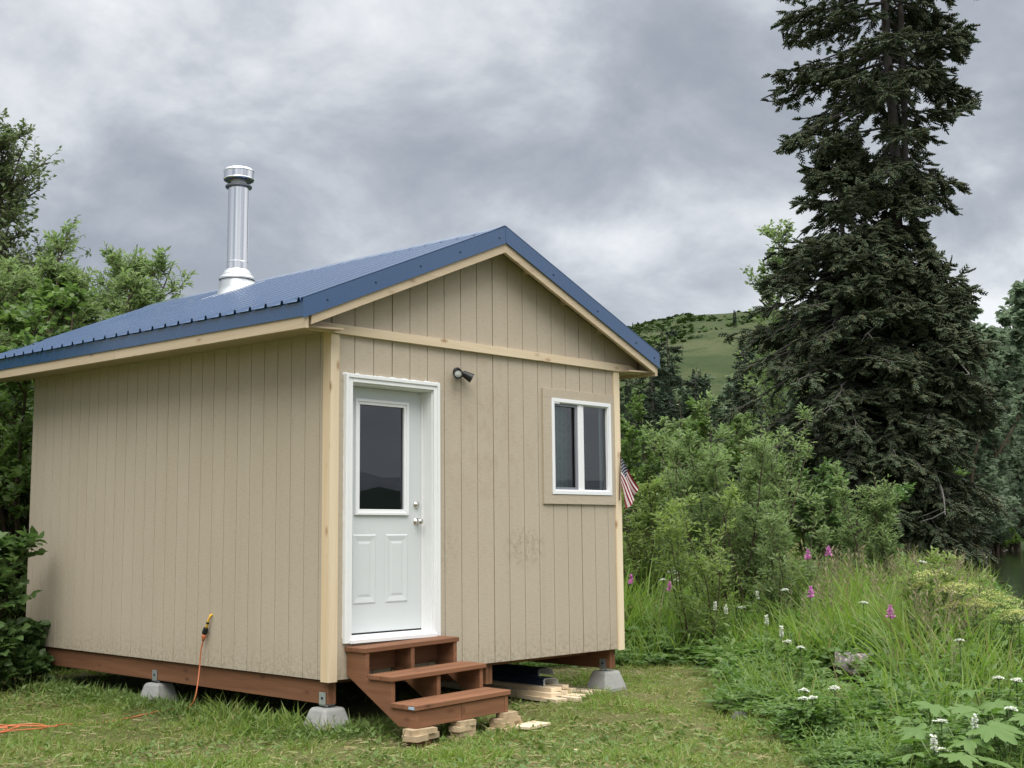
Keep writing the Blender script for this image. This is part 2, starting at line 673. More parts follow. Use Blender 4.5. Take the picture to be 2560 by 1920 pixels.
M['door'] = painted('white_door_paint', (0.585, 0.615, 0.62), 0.5, 0.02, 0.4)
M['glass'] = glass_mat('window_glass')
M['doorglass'] = glass_mat('door_glass', (0.30, 0.32, 0.34))
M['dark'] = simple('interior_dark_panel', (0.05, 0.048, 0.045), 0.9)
M['intwood'] = simple('interior_plywood', (0.22, 0.19, 0.15), 0.9)
M['curtain'] = simple('pale_curtain', (0.66, 0.78, 0.76), 0.9)
M['gcurtain'] = painted('green_curtain', (0.24, 0.36, 0.30), 0.9, 0.4, 0.2, 0.0, 30)
M['screen'] = simple('window_screen_frame', (0.22, 0.23, 0.26), 0.5, 0.2)
M['roof'] = roof_mat()
M['roofdark'] = simple('gap_shade_black', (0.012, 0.014, 0.02), 0.9)
M['steel'] = steel_mat()
M['galv'] = galv_mat('galvanized_sheet', (0.58, 0.60, 0.61), 0.40)
M['bracket'] = galv_mat('zinc_bracket', (0.62, 0.66, 0.69), 0.38)
M['chrome'] = simple('satin_nickel', (0.62, 0.60, 0.57), 0.22, 1.0)
M['black'] = simple('black_plastic', (0.012, 0.012, 0.015), 0.38)
M['lens'] = simple('frosted_lens', (0.62, 0.63, 0.63), 0.25)
M['concrete'] = concrete_mat()
M['screw'] = simple('dark_screw_head', (0.03, 0.05, 0.09), 0.4, 0.5)
M['yellow'] = simple('yellow_cable', (0.72, 0.42, 0.04), 0.45)
M['orange'] = simple('orange_cable', (0.50, 0.15, 0.06), 0.45)
M['bluewhite'] = painted('lumber_tag', (0.35, 0.45, 0.62), 0.5, 0.8, 0.3, 0, 60)
M['navy'] = simple('navy_enamel', (0.012, 0.024, 0.060), 0.35, 0.0, 0.6)
M['whitemetal'] = simple('white_enamel', (0.75, 0.77, 0.80), 0.3, 0.0, 0.5)

# ------------------------------------------------------------------ terrain
FW = np.array([0.7122, 0.7020])      # heading of the view, used to lay out the valley
RT = np.array([0.7020, -0.7122])
C0 = np.array([-6.148, -8.131])
LAKE_Z = -0.45


def uv_of(x, y):
    return (x - C0[0]) * FW[0] + (y - C0[1]) * FW[1], (x - C0[0]) * RT[0] + (y - C0[1]) * RT[1]


def xy_of(u, v):
    return C0[0] + u * FW[0] + v * RT[0], C0[1] + u * FW[1] + v * RT[1]


def sstep(a, b, x):
    t = np.clip((x - a) / (b - a), 0, 1)
    return t * t * (3 - 2 * t)


def ground(x, y):
    x, y = np.asarray(x, float), np.asarray(y, float)
    u, v = uv_of(x, y)
    shore = np.maximum(8.0 + 0.17 * u, -6.1 + 0.449 * u) + 0.7 * np.sin(u * 0.21) + 0.3 * np.sin(u * 0.53)
    shore = np.maximum(shore, 8.0 + 0 * u)
    d = v - shore                                     # >0: in the lake
    near = np.hypot(x - 1, y - 1)
    z = -0.05 + 0.018 * np.sin(x * 1.7 + 0.4) * np.sin(y * 1.4) + 0.012 * np.sin(x * 4.1) * np.cos(y * 3.7)
    z = z + 9.0 * sstep(80, 100, u) * sstep(1, 45, -d) * sstep(15, 25, v)
    lakebed = LAKE_Z - 0.10 - 0.30 * np.clip(d, 0, 6)
    k = sstep(-4.5, 0.3, d)
    return z * (1 - k) + lakebed * k


def axis_coords():
    s = np.linspace(-1, 1, 321)
    return np.sign(s) * (np.sinh(np.abs(s) * 8.3) / np.sinh(8.3)) * 9000


def ground_mat():
    m, t, b = mat('meadow_soil_and_thatch')
    g = geovec(t)
    n1 = noise(t, g, 0.9, 5, 0.6)
    n2 = noise(t, g, 7.0, 5, 0.7)
    n3 = noise(t, g, 45.0, 3, 0.7)
    c = mixc(t, ramp(t, n1, [(0.38, 0.0), (0.62, 1.0)]), (0.085, 0.115, 0.030), (0.140, 0.145, 0.052))
    c = mixc(t, ramp(t, n2, [(0.40, 0.0), (0.68, 0.8)]), c, (0.17, 0.135, 0.075))
    c = mixc(t, ramp(t, n3, [(0.35, 0.55), (0.6, 0.0)]), c, (0.045, 0.050, 0.018))
    # gravel along the water line
    sx = nd(t, 'ShaderNodeSeparateXYZ')
    t.links.new(g, sx.inputs[0])
    gr = ramp(t, mth(t, 'ADD', mth(t, 'MULTIPLY', mth(t, 'SUBTRACT', sx.outputs[2], LAKE_Z), 2.0), mth(t, 'MULTIPLY', n2, 0.2)), [(0.45, 1.0), (0.60, 0.0)])
    c = mixc(t, gr, c, mixc(t, n3, (0.16, 0.155, 0.145), (0.36, 0.355, 0.34)))
    t.links.new(c, b.inputs['Base Color'])
    setb(b, rough=0.95, spec=0.15)
    bump(t, b, mth(t, 'ADD', n2, n3), 0.8, 0.03)
    return m


ax_ = axis_coords()
GX, GY = np.meshgrid(ax_ + 2.0, ax_ + 1.0, indexing='ij')
GZ = ground(GX, GY)
N_ = len(ax_)
idx = np.arange(N_ * N_).reshape(N_, N_)
GF = np.stack([idx[:-1, :-1], idx[1:, :-1], idx[1:, 1:], idx[:-1, 1:]], axis=-1).reshape(-1, 4)
tag(np_mesh('ground', np.stack([GX, GY, GZ], axis=-1).reshape(-1, 3), GF, ground_mat(), smooth=True), kind='structure')


def water_mat():
    m, t, b = mat('dark_lake_water')
    g = geovec(t)
    setb(b, col=(0.018, 0.024, 0.010), rough=0.08, spec=0.5)
    bump(t, b, mth(t, 'ADD', noise(t, vmul(t, g, (1, 1, 1)), 1.4, 4, 0.6), noise(t, g, 0.3, 2, 0.5)), 0.22, 0.05)
    return m


wm = MB()
wm.poly([(-9000, -9000, LAKE_Z), (9000, -9000, LAKE_Z), (9000, 9000, LAKE_Z), (-9000, 9000, LAKE_Z)])
tag(build('lake_water', wm, water_mat()), kind='structure')


def fbm2(x, y, seed=0, oct_=5):
    """cheap value noise on arrays"""
    r = np.random.default_rng(seed)
    out, amp, fr = 0, 1.0, 1.0
    for _ in range(oct_):
        tab = r.random((64, 64))
        xi, yi = x * fr, y * fr
        x0, y0 = np.floor(xi).astype(int), np.floor(yi).astype(int)
        fx, fy = xi - x0, yi - y0
        fx, fy = fx * fx * (3 - 2 * fx), fy * fy * (3 - 2 * fy)
        a = tab[x0 % 64, y0 % 64] * (1 - fx) + tab[(x0 + 1) % 64, y0 % 64] * fx
        c = tab[x0 % 64, (y0 + 1) % 64] * (1 - fx) + tab[(x0 + 1) % 64, (y0 + 1) % 64] * fx
        out = out + amp * ((a * (1 - fy) + c * fy) - 0.5)
        amp *= 0.5
        fr *= 2.0
    return out


def hill_z(u, v):
    crest = 560 + 0.25 * v
    prof = sstep(150, 540, u) * (1 - 0.55 * sstep(600, 1100, u))
    lat = np.exp(-((v - 105) / np.where(v > 105, 58, 190)) ** 2)
    h = 98 * prof * lat
    return h + (fbm2(u / 90 + 40, v / 90 + 40, 3) * 9 + fbm2(u / 22 + 40, v / 22 + 40, 5, 3) * 1.6) * np.clip(h / 30, 0, 1) - 1.5


def hill_mat():
    m, t, b = mat('green_hillside')
    g = geovec(t)
    n1 = noise(t, g, 0.016, 5, 0.6, 0.4)
    n2 = noise(t, g, 0.09, 5, 0.65)
    n3 = noise(t, g, 0.5, 4, 0.7)
    c = mixc(t, ramp(t, n1, [(0.42, 0.0), (0.58, 1.0)]), (0.038, 0.054, 0.022), (0.070, 0.080, 0.038))
    c = mixc(t, ramp(t, n2, [(0.50, 0.0), (0.62, 0.85)]), c, (0.028, 0.046, 0.018))
    c = mixc(t, ramp(t, n3, [(0.3, 0.5), (0.55, 0.0)]), c, (0.035, 0.055, 0.018))
    t.links.new(c, b.inputs['Base Color'])
    setb(b, rough=1.0, spec=0.1)
    bump(t, b, mth(t, 'ADD', n2, n3), 0.8, 1.0)
    return m


hu, hv = np.meshgrid(np.linspace(110, 1300, 150), np.linspace(-420, 900, 170), indexing='ij')
hx, hy = xy_of(hu, hv)
hz = hill_z(hu, hv)
hidx = np.arange(hu.size).reshape(hu.shape)
HF = np.stack([hidx[:-1, :-1], hidx[:-1, 1:], hidx[1:, 1:], hidx[1:, :-1]], axis=-1).reshape(-1, 4)
tag(np_mesh('hill', np.stack([hx, hy, hz], axis=-1).reshape(-1, 3), HF, hill_mat(), smooth=True), kind='structure')


def mountain_ring(name, dist, h0, amp, seed, col, a0, a1):
    """a range of hills across the lake, behind the camera (the door glass mirrors it)"""
    a = np.radians(np.linspace(a0, a1, 240))
    rr = np.array([0.86, 0.94, 1.0, 1.08])
    prof = np.array([0.0, 0.55, 1.0, 0.3])
    pk = h0 + amp * fbm2(np.degrees(a) / 5.0 + 30, 0 * a + 4.3, seed, 5)
    env = sstep(a0, a0 + 25, np.degrees(a)) * (1 - sstep(a1 - 25, a1, np.degrees(a)))
    A, Q = np.meshgrid(a, np.arange(4), indexing='ij')
    D = dist * rr[Q]
    Z = pk[:, None] * prof[Q] * env[:, None] * (0.85 + 0.3 * (fbm2(np.degrees(A) / 1.5 + 10, Q * 0.7 + 3, seed + 1, 3) + .5) * 0.5) - 2
    X = C0[0] + D * np.sin(A)
    Y = C0[1] + D * np.cos(A)
    ii = np.arange(A.size).reshape(A.shape)
    F = np.stack([ii[:-1, :-1], ii[:-1, 1:], ii[1:, 1:], ii[1:, :-1]], axis=-1).reshape(-1, 4)
    tag(np_mesh(name, np.stack([X, Y, Z], axis=-1).reshape(-1, 3), F, col, smooth=True), kind='structure')


mountain_ring('forested_hills', 2600, 105, 45, 11, painted('far_forest', (0.03, 0.045, 0.035), 1.0, 0.3, 0.1, 0, 0.01), 95, 300)
mountain_ring('mountains', 6500, 330, 260, 12, painted('far_rock', (0.16, 0.17, 0.19), 1.0, 0.3, 0.1, 0, 0.004), 95, 300)

# ------------------------------------------------------------------ cabin
W, L = 3.69, 5.57            # front wall and side wall
ZB, ZT = 0.37, 3.187         # bottom of siding, underside of the gable band
OS, RS = 0.43, 0.4275        # eave overhang; roof slope
RIDGE_X = W / 2


def lift(y):                 # the roof climbs slightly towards the back
    return 0.026 * (y + 0.2)


def roof_z(x, y, d=0.0):     # top of the metal at x (d metres below it)
    return 3.405 + RS * (x + OS if x <= RIDGE_X else 2 * RIDGE_X + OS - x) - d + lift(y)


cabin = empty('cabin', (0, 0, ZB), 'small tan cabin with a blue metal gable roof on concrete blocks', 'cabin')

fw = MB()
# backing sheet behind the boards with door and window holes (four-sided pieces round each hole)
DX0, DX1, DZ0, DZ1 = 0.206, 1.110, 0.665, 2.800
WX0, WX1, WZ0, WZ1 = 2.655, 3.525, 1.92, 2.835
for x0, x1, z0, z1 in ((0.015, DX0, ZB, 3.25), (DX0, DX1, ZB, DZ0), (DX0, DX1, DZ1, 3.25), (DX1, WX0, ZB, 3.25), (WX0, WX1, ZB, WZ0), (WX0, WX1, WZ1, 3.25), (WX1, W - .015, ZB, 3.25)):
    fw.box(x0, x1, 0.012, 0.10, z0, z1)
fw.prism([(0.02, 3.25), (W - .02, 3.25), (W - .02, 3.42), (RIDGE_X, 4.18), (0.02, 3.42)], 1, 0.012, 0.10)
front = build('front_wall', fw, M['groove'], cabin)

sw = MB()
sw.box(0.012, 0.10, 0.10, L - 0.02, ZB, 3.42)
side = build('side_wall', sw, M['groove'], cabin)
rw = MB()
rw.box(W - 0.10, W, 0.10, L - 0.02, ZB, 3.42)
build('far_side_wall', rw, M['siding'], cabin)
bw = MB()
bw.prism([(0.0, ZB), (W, ZB), (W, 3.42), (RIDGE_X, 4.20), (0.0, 3.42)], 1, L - 0.02, L)
build('back_wall', bw, M['siding'], cabin)
fl = MB()
fl.box(0.10, W - 0.10, 0.10, L - 0.02, ZB - 0.01, 0.62)
build('floor', fl, M['intwood'], cabin)

# vertical siding boards, 8 inches apart
GAP = 0.0065
SEAM = 0.004                 # the sheets meet at every sixth groove
G0 = 0.2408
gx = [0.0] + [G0 + 0.2032 * i for i in range(17)] + [W]


def board(name, pts, axis, a, b, parent, o=None):
    mb = MB()
    mb.prism(pts, axis, a, b)
    return build(name, mb, M['siding'], parent, bevel=0.0025)


for i in range(len(gx) - 1):
    a, b = gx[i] + GAP / 2 + (SEAM if i % 6 == 3 else 0), gx[i + 1] - GAP / 2
    spans = [(ZB, ZT + 0.03)]
    for hx0, hx1, hz0, hz1 in ((DX0, DX1, DZ0, DZ1), (WX0, WX1, WZ0, WZ1)):
        ns = []
        for s0, s1 in spans:
            lo, hi = max(a, hx0), min(b, hx1)
            if lo < hi - 1e-4:
                if hz0 > s0:
                    ns.append((a, b, s0, hz0))
                if hz1 < s1:
                    ns.append((a, b, hz1, s1))
                if a < hx0 - 1e-4:
                    ns.append((a, hx0, max(s0, hz0), min(s1, hz1)))
                if b > hx1 + 1e-4:
                    ns.append((hx1, b, max(s0, hz0), min(s1, hz1)))
            else:
                ns.append((a, b, s0, s1))
        if (a < hx1 and b > hx0):
            spans = None
            pieces = ns
            break
    if spans is not None:
        pieces = [(a, b, ZB, ZT + 0.03)]
    for p0, p1, z0, z1 in pieces:
        board('siding_board', [(p0, z0), (p1, z0), (p1, z1), (p0, z1)], 1, -0.002, 0.014, front)
    # gable board above the band
    zz = lambda x: 3.40 + RS * (x if x < RIDGE_X else W - x) + 0.06
    top = [(b, zz(b)), (a, zz(a))]
    if a < RIDGE_X < b:
        top = [(b, zz(b)), (RIDGE_X, zz(RIDGE_X)), (a, zz(a))]
    board('siding_board', [(a, 3.22), (b, 3.22)] + top, 1, -0.002, 0.014, front)

nb = 27
yb = [0.012 + 0.06] + [0.155 + 0.2032 * i for i in range(27)] + [L]
first = {}
for i in range(len(yb) - 1):
    a, b = yb[i] + GAP / 2, yb[i + 1] - GAP / 2
    if a > L:
        break
    b = min(b, L)
    key = round(b - a, 3)
    if key in first:
        o0, a0 = first[key]
        o = o0.copy()
        COL.objects.link(o)
        o.location.y = o0.location.y + (a - a0)
    else:
        o = board('siding_board', [(a, ZB), (b, ZB), (b, 3.40), (a, 3.40)], 0, -0.002, 0.014, side)
        first[key] = (o, a)

# raw pine trim: corner boards and the band below the gable
tb = MB()
tb.box(-0.022, 0.066, -0.021, -0.002, ZB - 0.012, ZT)
build('corner_board', tb, M['pine_z'], cabin, bevel=0.002)
tb = MB()
tb.box(-0.021, -0.002, -0.002, 0.088, ZB - 0.012, 3.205)
build('corner_board', tb, wood_mat('raw_pine_shaded_side', 2, (0.55, 0.41, 0.255), (0.65, 0.51, 0.345), (0.30, 0.14, 0.055)), cabin, bevel=0.002)  # copy of the pine with the side's shade painted into its colour
tb = MB()
tb.box(W - 0.088, W + 0.002, -0.021, -0.002, ZB - 0.012, ZT - 0.0)
build('corner_board', tb, M['pine_z'], cabin, bevel=0.002)
tb = MB()
tb.prism([(-0.335, ZT + 0.004), (W + 0.335, ZT + 0.004), (W + 0.335, ZT + 0.025), (W + 0.16, ZT + 0.082), (-0.16, ZT + 0.082), (-0.335, ZT + 0.025)], 1, -0.040, -0.003)
build('gable_band', tb, M['pine_x'], cabin, bevel=0.002)

for sgn in (1, -1):
    mb = MB()
    X = lambda q: q if sgn > 0 else W - q
    mb.prism([(X(-0.335), 3.205), (X(-0.004), 3.205), (X(-0.004), 3.50), (X(-0.335), 3.36)], 1, 0.003, 0.016)
    build('eave_return', mb, M['siding'], cabin)

# ------------------------------------------------------------------ roof
roof = MB()
sh = lambda p: (p[0], p[1], p[2] + lift(p[1]))
YF, YBK = -0.19, 5.80
t0 = 0.030
outline = [(-OS + .015, roof_z(-OS, -0.2, 0.045)), (RIDGE_X, roof_z(RIDGE_X, -0.2, 0.045)), (W + OS - .015, roof_z(-OS, -0.2, 0.045)), (W + OS - .015, roof_z(-OS, -0.2, 0.075)), (RIDGE_X, roof_z(RIDGE_X, -0.2, 0.075)), (-OS + .015, roof_z(-OS, -0.2, 0.075))]
roof.prism(outline, 1, YF + 0.03, YBK - 0.02, sh)
roof_o = build('roof', roof, M['soffit'], cabin)

# ribbed panels: 9 inch ribs with two low stiffening ribs between
RIBS = 0.2286


def panel_profile(w0, w1):
    """(y offset, height) across the panel"""
    pts = []
    n = int(round((w1 - w0) / RIBS))
    for i in range(n):
        y = w0 + i * RIBS
        pts += [(y, 0.0), (y + .012, 0.0), (y + .022, 0.031), (y + .044, 0.031), (y + .056, 0.0), (y + .14, 0.0005)]
    pts.append((w1, 0.0))
    return pts


def roof_panel(sign, y0, y1, name='roof_panel'):
    mb = MB()
    pr = panel_profile(y0, y1)
    # from 12 cm below the ridge centre to 3 cm past the eave
    ss = [0.045, 1.15, RIDGE_X + OS + 0.022]
    rows = [[(RIDGE_X - sign * q, y, roof_z(RIDGE_X - q, y) + h - 0.018) for q in ss] for y, h in pr]
    mb.grid(rows, flip=sign < 0)
    o = build(name, mb, M['roof'], roof_o)
    md = o.modifiers.new('thick', 'SOLIDIFY')
    md.thickness = 0.0015
    md.offset = -1
    return o


for sgn in (1, -1):
    y = YF - 0.004
    while y < YBK - 0.1:
        roof_panel(sgn, y, y + 4 * RIBS)
        y += 4 * RIBS - 0.0005
YBK = y
# ridge cap resting on the ribs, with dark gaps below it between the ribs
rc = MB()
for sgn in (1, -1):
    pass
cap_pts = [(-0.165, -0.0), (-0.150, 0.012), (-0.012, 0.012), (0.012, 0.012), (0.150, 0.012), (0.165, 0.0)]
capz = lambda dx, y: roof_z(RIDGE_X, y) - RS * abs(dx) + 0.010
ys = np.linspace(YF - 0.012, YBK, 7)
cs = [(-0.172, -0.010), (-0.165, 0.000), (-0.006, 0.004), (0.006, 0.004), (0.165, 0.0), (0.172, -0.010)]
rc.grid([[(RIDGE_X + a, y, capz(a, y) + ha) for a, ha in cs] for y in ys], flip=True)
o = build('ridge_cap', rc, M['roof'], roof_o)
md = o.modifiers.new('thick', 'SOLIDIFY')
md.thickness = 0.002
rd = MB()
rd.prism([(RIDGE_X - 0.10, capz(0.10, -0.2) - 0.031), (RIDGE_X, capz(0, -0.2) - 0.02), (RIDGE_X + 0.10, capz(0.10, -0.2) - 0.031), (RIDGE_X + .1, capz(.1, -.2) - .05), (RIDGE_X, capz(0, -.2) - .05), (RIDGE_X - .1, capz(.1, -.2) - .05)], 1, YF + 0.0, YBK - .02, sh)
build('gap_shade_strip', rd, M['roofdark'], roof_o)  # near-black strip: shade of the gaps under the cap put into colour

# screws along every fourth line of the left slope
scs = MB()
for y in np.arange(YF + 0.15, YBK, RIBS):
    for s in (0.35, 2.15):
        x = RIDGE_X - s
        z = roof_z(x, y) - 0.018
        scs.lathe([(0.008, 0.0), (0.008, 0.005), (0.0, 0.007)], (x, y, z), 6)
tag(build('screw', scs, M['screw'], roof_o), kind='stuff')

# rake trim on the front (blue, folded) and the wooden barge boards below it


def rake(sign, y, name):
    mb = MB()
    xa, xb = RIDGE_X - sign * 0.0, RIDGE_X - sign * (RIDGE_X + OS + 0.012)
    za, zb_ = roof_z(RIDGE_X, -0.2), roof_z(-OS - 0.012, -0.2)
    q = [(xa, za), (xb, zb_), (xb, zb_ - 0.152), (xa, za - 0.150)]
    mb.prism(q, 1, y - 0.006, y)
    # hem along the lower edge and the flange on top of the panels
    mb.prism([(xa, za - 0.148), (xb, zb_ - 0.150), (xb, zb_ - 0.160), (xa, za - 0.158)], 1, y - 0.014, y - 0.001)
    mb.prism([(xa, za + 0.010), (xb, zb_ + 0.010), (xb, zb_ + 0.004), (xa, za + 0.004)], 1, y - 0.0065, y + 0.11)
    mb.cm = 1
    for s in (0.08, 0.58, 1.05, 1.55, 2.05) if sign > 0 else (0.65, 1.3, 1.9, 2.2):
        x = RIDGE_X - sign * s
        mb.lathe([(0.009, 0.0), (0.009, 0.005), (0.0, 0.008)], (x, y - 0.006, roof_z(RIDGE_X - s, -0.2) - 0.085), 8, (0, -1, 0))
    return build(name, mb, [M['roof'], M['screw']], roof_o)


rake(1, -0.205, 'rake_trim')
rake(-1, -0.2075, 'rake_trim')
for sgn in (1, -1):
    mb = MB()
    xe = RIDGE_X + OS - (0.075 if sgn > 0 else 0.05)
    x0, x1 = RIDGE_X, RIDGE_X - sgn * xe
    d0, d1 = 0.10, 0.245
    za, ze = roof_z(RIDGE_X, -0.2), roof_z(RIDGE_X - xe, -0.2)
    mb.prism([(x0, za - d0), (x1, ze - d0), (x1, ze - 0.238), (x0, za - d1)], 1, -0.203, -0.165)
    build('barge_board', mb, M['fascia_x'], roof_o, bevel=0.002)
# lookout blocks under the right rake
for x in (0.35, 0.85, 1.39, 2.30, 2.842, 3.388):
    mb = MB()
    z = roof_z(x, -0.1)
    mb.box(x - 0.02, x + 0.02, -0.165, -0.003, z - 0.165, z - 0.076)
    build('lookout_block', mb, M['fascia_y'], roof_o)

# eaves: blue drip trim, fascia board, soffit
for sgn in (1, -1):
    xo = lambda d: RIDGE_X - sgn * (RIDGE_X + OS - d)
    ze = roof_z(-OS, -0.2) - 0.018
    mb = MB()
    a, b = sorted((xo(0.006), xo(0.0)))
    mb.prism([(a, ze - 0.128), (b, ze - 0.128), (b, ze - 0.004), (a, ze - 0.004)], 1, -0.199, YBK - 0.01, sh)
    build('eave_trim', mb, M['roof'], roof_o)
    a, b = sorted((xo(0.012), xo(0.05)))
    step = 3.1
    for y0 in (-0.2, 2.905):
        mb = MB()
        mb.prism([(a, ze - 0.222), (b, ze - 0.222), (b, ze - 0.03), (a, ze - 0.03)], 1, y0, min(y0 + step, YBK - 0.02), sh)
        build('fascia_board', mb, M['fascia_y'], roof_o, bevel=0.002)
    a, b = sorted((xo(0.0505), xo(OS + 0.0)))
    mb = MB()
    mb.prism([(a, ze - 0.205), (b, ze - 0.19), (b, ze - 0.175), (a, ze - 0.19)], 1, -0.16, YBK - 0.04, sh)
    build('soffit', mb, M['soffit'], roof_o)

# ------------------------------------------------------------------ chimney
cx, cy = 1.46, 3.70
rz = roof_z(cx, cy)
PR = 0.117
HP = 1.19                    # height of the pipe above the roof
mb = MB()
mb.lathe([(PR, rz - 0.1), (PR, rz + HP)], (cx, cy, 0), 48)
chim = build('chimney_pipe', mb, M['steel'], cabin, smooth=True)
for h in (0.30,):
    mb = MB()
    mb.lathe([(PR + .0005, rz + h), (PR + 0.003, rz + h + .003), (PR + .003, rz + h + .009), (PR + .0005, rz + h + .012)], (cx, cy, 0), 48)
    build('pipe_band', mb, M['steel'], chim, smooth=False)
mb = MB()                       # cone flashing, cut along the slope, and its plate
prof = [(0.228, -0.30), (0.222, -0.10), (0.205, 0.0), (0.178, 0.16)]
k = 48
for r, h in prof:
    for j in range(k):
        t = 2 * math.pi * j / k
        x, y = cx + r * math.cos(t), cy + r * math.sin(t)
        mb.v.append((x, y, max(rz + h, roof_z(x, y) - 0.01)))
for i in range(len(prof) - 1):
    for j in range(k):
        p = (j + 1) % k
        mb.f.append((i * k + j, i * k + p, (i + 1) * k + p, (i + 1) * k + j))
        mb.m.append(0)
build('flashing_cone', mb, M['galv'], chim, smooth=True)
mb = MB()
q = [(cx - 0.33, cy - 0.26), (cx + 0.22, cy - 0.26), (cx + 0.22, cy + 0.26), (cx - 0.33, cy + 0.26)]
mb.v += [(x, y, roof_z(x, y) + 0.003) for x, y in q] + [(x, y, roof_z(x, y) + 0.006) for x, y in q]
mb.f += [(0, 3, 2, 1), (4, 5, 6, 7)] + [(i, (i + 1) % 4, 4 + (i + 1) % 4, 4 + i) for i in range(4)]
mb.m += [0] * 6
build('flashing_plate', mb, M['galv'], chim)
mb = MB()
mb.lathe([(PR + .001, rz + 0.222), (PR + 0.016, rz + 0.215), (0.204, rz + 0.115), (0.204, rz + 0.098), (0.196, rz + 0.100), (PR + 0.016, rz + .20)], (cx, cy, 0), 48)
build('storm_collar', mb, M['galv'], chim, smooth=False)
mb = MB()
mb.lathe([(PR - .02, rz + HP - .02), (0.143, rz + HP - .018), (0.150, rz + HP - .010), (0.150, rz + HP + .006), (0.143, rz + HP + .012), (PR - .02, rz + HP + .014)], (cx, cy, 0), 48)
mb.cm = 1
mb.lathe([(PR - .026, rz + HP + .012), (PR - 0.026, rz + HP + .06), (PR - .005, rz + HP + .09)], (cx, cy, 0), 48)
build('cap_neck', mb, [galv_mat('dull_steel', (0.20, 0.20, 0.215), 0.35), M['galv']], chim, smooth=False)
mb = MB()
z0 = rz + HP + 0.062
mb.lathe([(PR - .03, z0 + .004), (0.150, z0), (0.168, z0 + .010)], (cx, cy, 0), 48)
build('cap_underside', mb, galv_mat('dark_steel', (0.16, 0.16, 0.17), 0.4), chim)  # underside in a darker steel than the cap
mb = MB()
mb.lathe([(0.168, z0 + .010), (0.174, z0 + .018), (0.175, z0 + .024), (0.171, z0 + .028)], (cx, cy, 0), 56)
mb.lathe([(0.171, z0 + .028), (0.172, z0 + .105)], (cx, cy, 0), 56)
mb.lathe([(0.172, z0 + .105), (0.175, z0 + .109), (0.175, z0 + .116), (0.170, z0 + .130), (0.155, z0 + .142), (0.10, z0 + .149), (0.0, z0 + .152)], (cx, cy, 0), 56)
build('chimney_cap', mb, M['steel'], chim, smooth=True)

# ------------------------------------------------------------------ door
RY = 0.125                        # the leaf is set back in the opening
dr = MB()
SX0, SX1, SZ0, SZ1 = 0.216, 1.100, 0.720, 2.785
LX0, LX1, LZ0, LZ1 = 0.375, 0.885, 1.74, 2.645      # glass
for x0, x1, z0, z1 in ((SX0, LX0, SZ0, SZ1), (LX1, SX1, SZ0, SZ1), (LX0, LX1, SZ0, LZ0), (LX0, LX1, LZ1, SZ1)):
    dr.box(x0, x1, RY, RY + 0.045, z0, z1)
door = build('door', dr, M['door'], cabin)
mb = MB()
mb.poly([(LX0, RY + 0.012, LZ0), (LX1, RY + 0.012, LZ0), (LX1, RY + 0.012, LZ1), (LX0, RY + 0.012, LZ1)])
build('door_pane', mb, M['doorglass'], door)


def picture_frame(mb, x0, x1, z0, z1, w, ya, yb):
    """mitred frame between depths ya (front) and yb (back)"""
    for (a, b, c, d) in (((x0, z0), (x1, z0), (x1 - w, z0 + w), (x0 + w, z0 + w)), ((x1, z0), (x1, z1), (x1 - w, z1 - w), (x1 - w, z0 + w)),
                         ((x1, z1), (x0, z1), (x0 + w, z1 - w), (x1 - w, z1 - w)), ((x0, z1), (x0, z0), (x0 + w, z0 + w), (x0 + w, z1 - w))):
        mb.prism([a, b, c, d], 1, ya, yb)


mb = MB()
picture_frame(mb, LX0 - 0.034, LX1 + 0.047, LZ0 - 0.042, LZ1 + 0.040, 0.024, RY - 0.022, RY + 0.001)
picture_frame(mb, LX0 - 0.011, LX1 + 0.024, LZ0 - 0.019, LZ1 + 0.017, 0.026, RY - 0.013, RY + 0.001)
build('lite_frame', mb, M['white'], door, bevel=0.003)
# embossed panels: raised field in a sloping moulding
for x0, x1, z0, z1 in ((0.325, 0.575, 0.955, 1.535), (0.680, 0.930, 0.955, 1.535)):
    mb = MB()
    ring = [(x0, x1, z0, z1, 0.0), (x0 + .012, x1 - .012, z0 + .012, z1 - .012, -0.006), (x0 + .052, x1 - .052, z0 + .058, z1 - .058, 0.0005), (x0 + .075, x1 - .075, z0 + .08, z1 - .08, -0.004)]
    pr = []
    for a, b, c, d, h in ring:
        pr.append([(a, RY - 0.0015 + h, c), (b, RY - 0.0015 + h, c), (b, RY - 0.0015 + h, d), (a, RY - 0.0015 + h, d)])
    for r0, r1 in zip(pr[:-1], pr[1:]):
        for i in range(4):
            mb.poly([r0[i], r0[(i + 1) % 4], r1[(i + 1) % 4], r1[i]])
    mb.poly(pr[-1])
    build('door_panel', mb, M['door'], door)
for nm, x, z, prof in (('door_knob', 1.03, 1.643, [(0.0, 0.076), (0.016, 0.075), (0.027, 0.065), (0.029, 0.055), (0.022, 0.042), (0.011, 0.034), (0.011, 0.012), (0.031, 0.009), (0.033, 0.0)]),
                       ('deadbolt', 1.027, 1.791, [(0.0, 0.024), (0.014, 0.024), (0.016, 0.020), (0.027, 0.017), (0.031, 0.0)])):
    mb = MB()
    mb.lathe(prof[::-1], (x, RY, z), 24, (0, -1, 0))
    build(nm, mb, M['chrome'], door, smooth=True)
mb = MB()                                        # jambs, head and threshold
mb.box(DX0 - 0.004, SX0 - 0.002, -0.003, RY + 0.06, DZ0, DZ1)
mb.box(SX1 + 0.002, DX1 + 0.004, -0.003, RY + 0.06, DZ0, DZ1)
mb.box(SX0 - 0.002, SX1 + 0.002, -0.003, RY + 0.06, SZ1 + 0.003, DZ1 + 0.004)
mb.box(SX1 - 0.014, SX1 + 0.002, RY - 0.012, RY - 0.001, DZ0 + .04, SZ1)
build('door_jamb', mb, M['trimwhite'], door, bevel=0.002)
mb = MB()
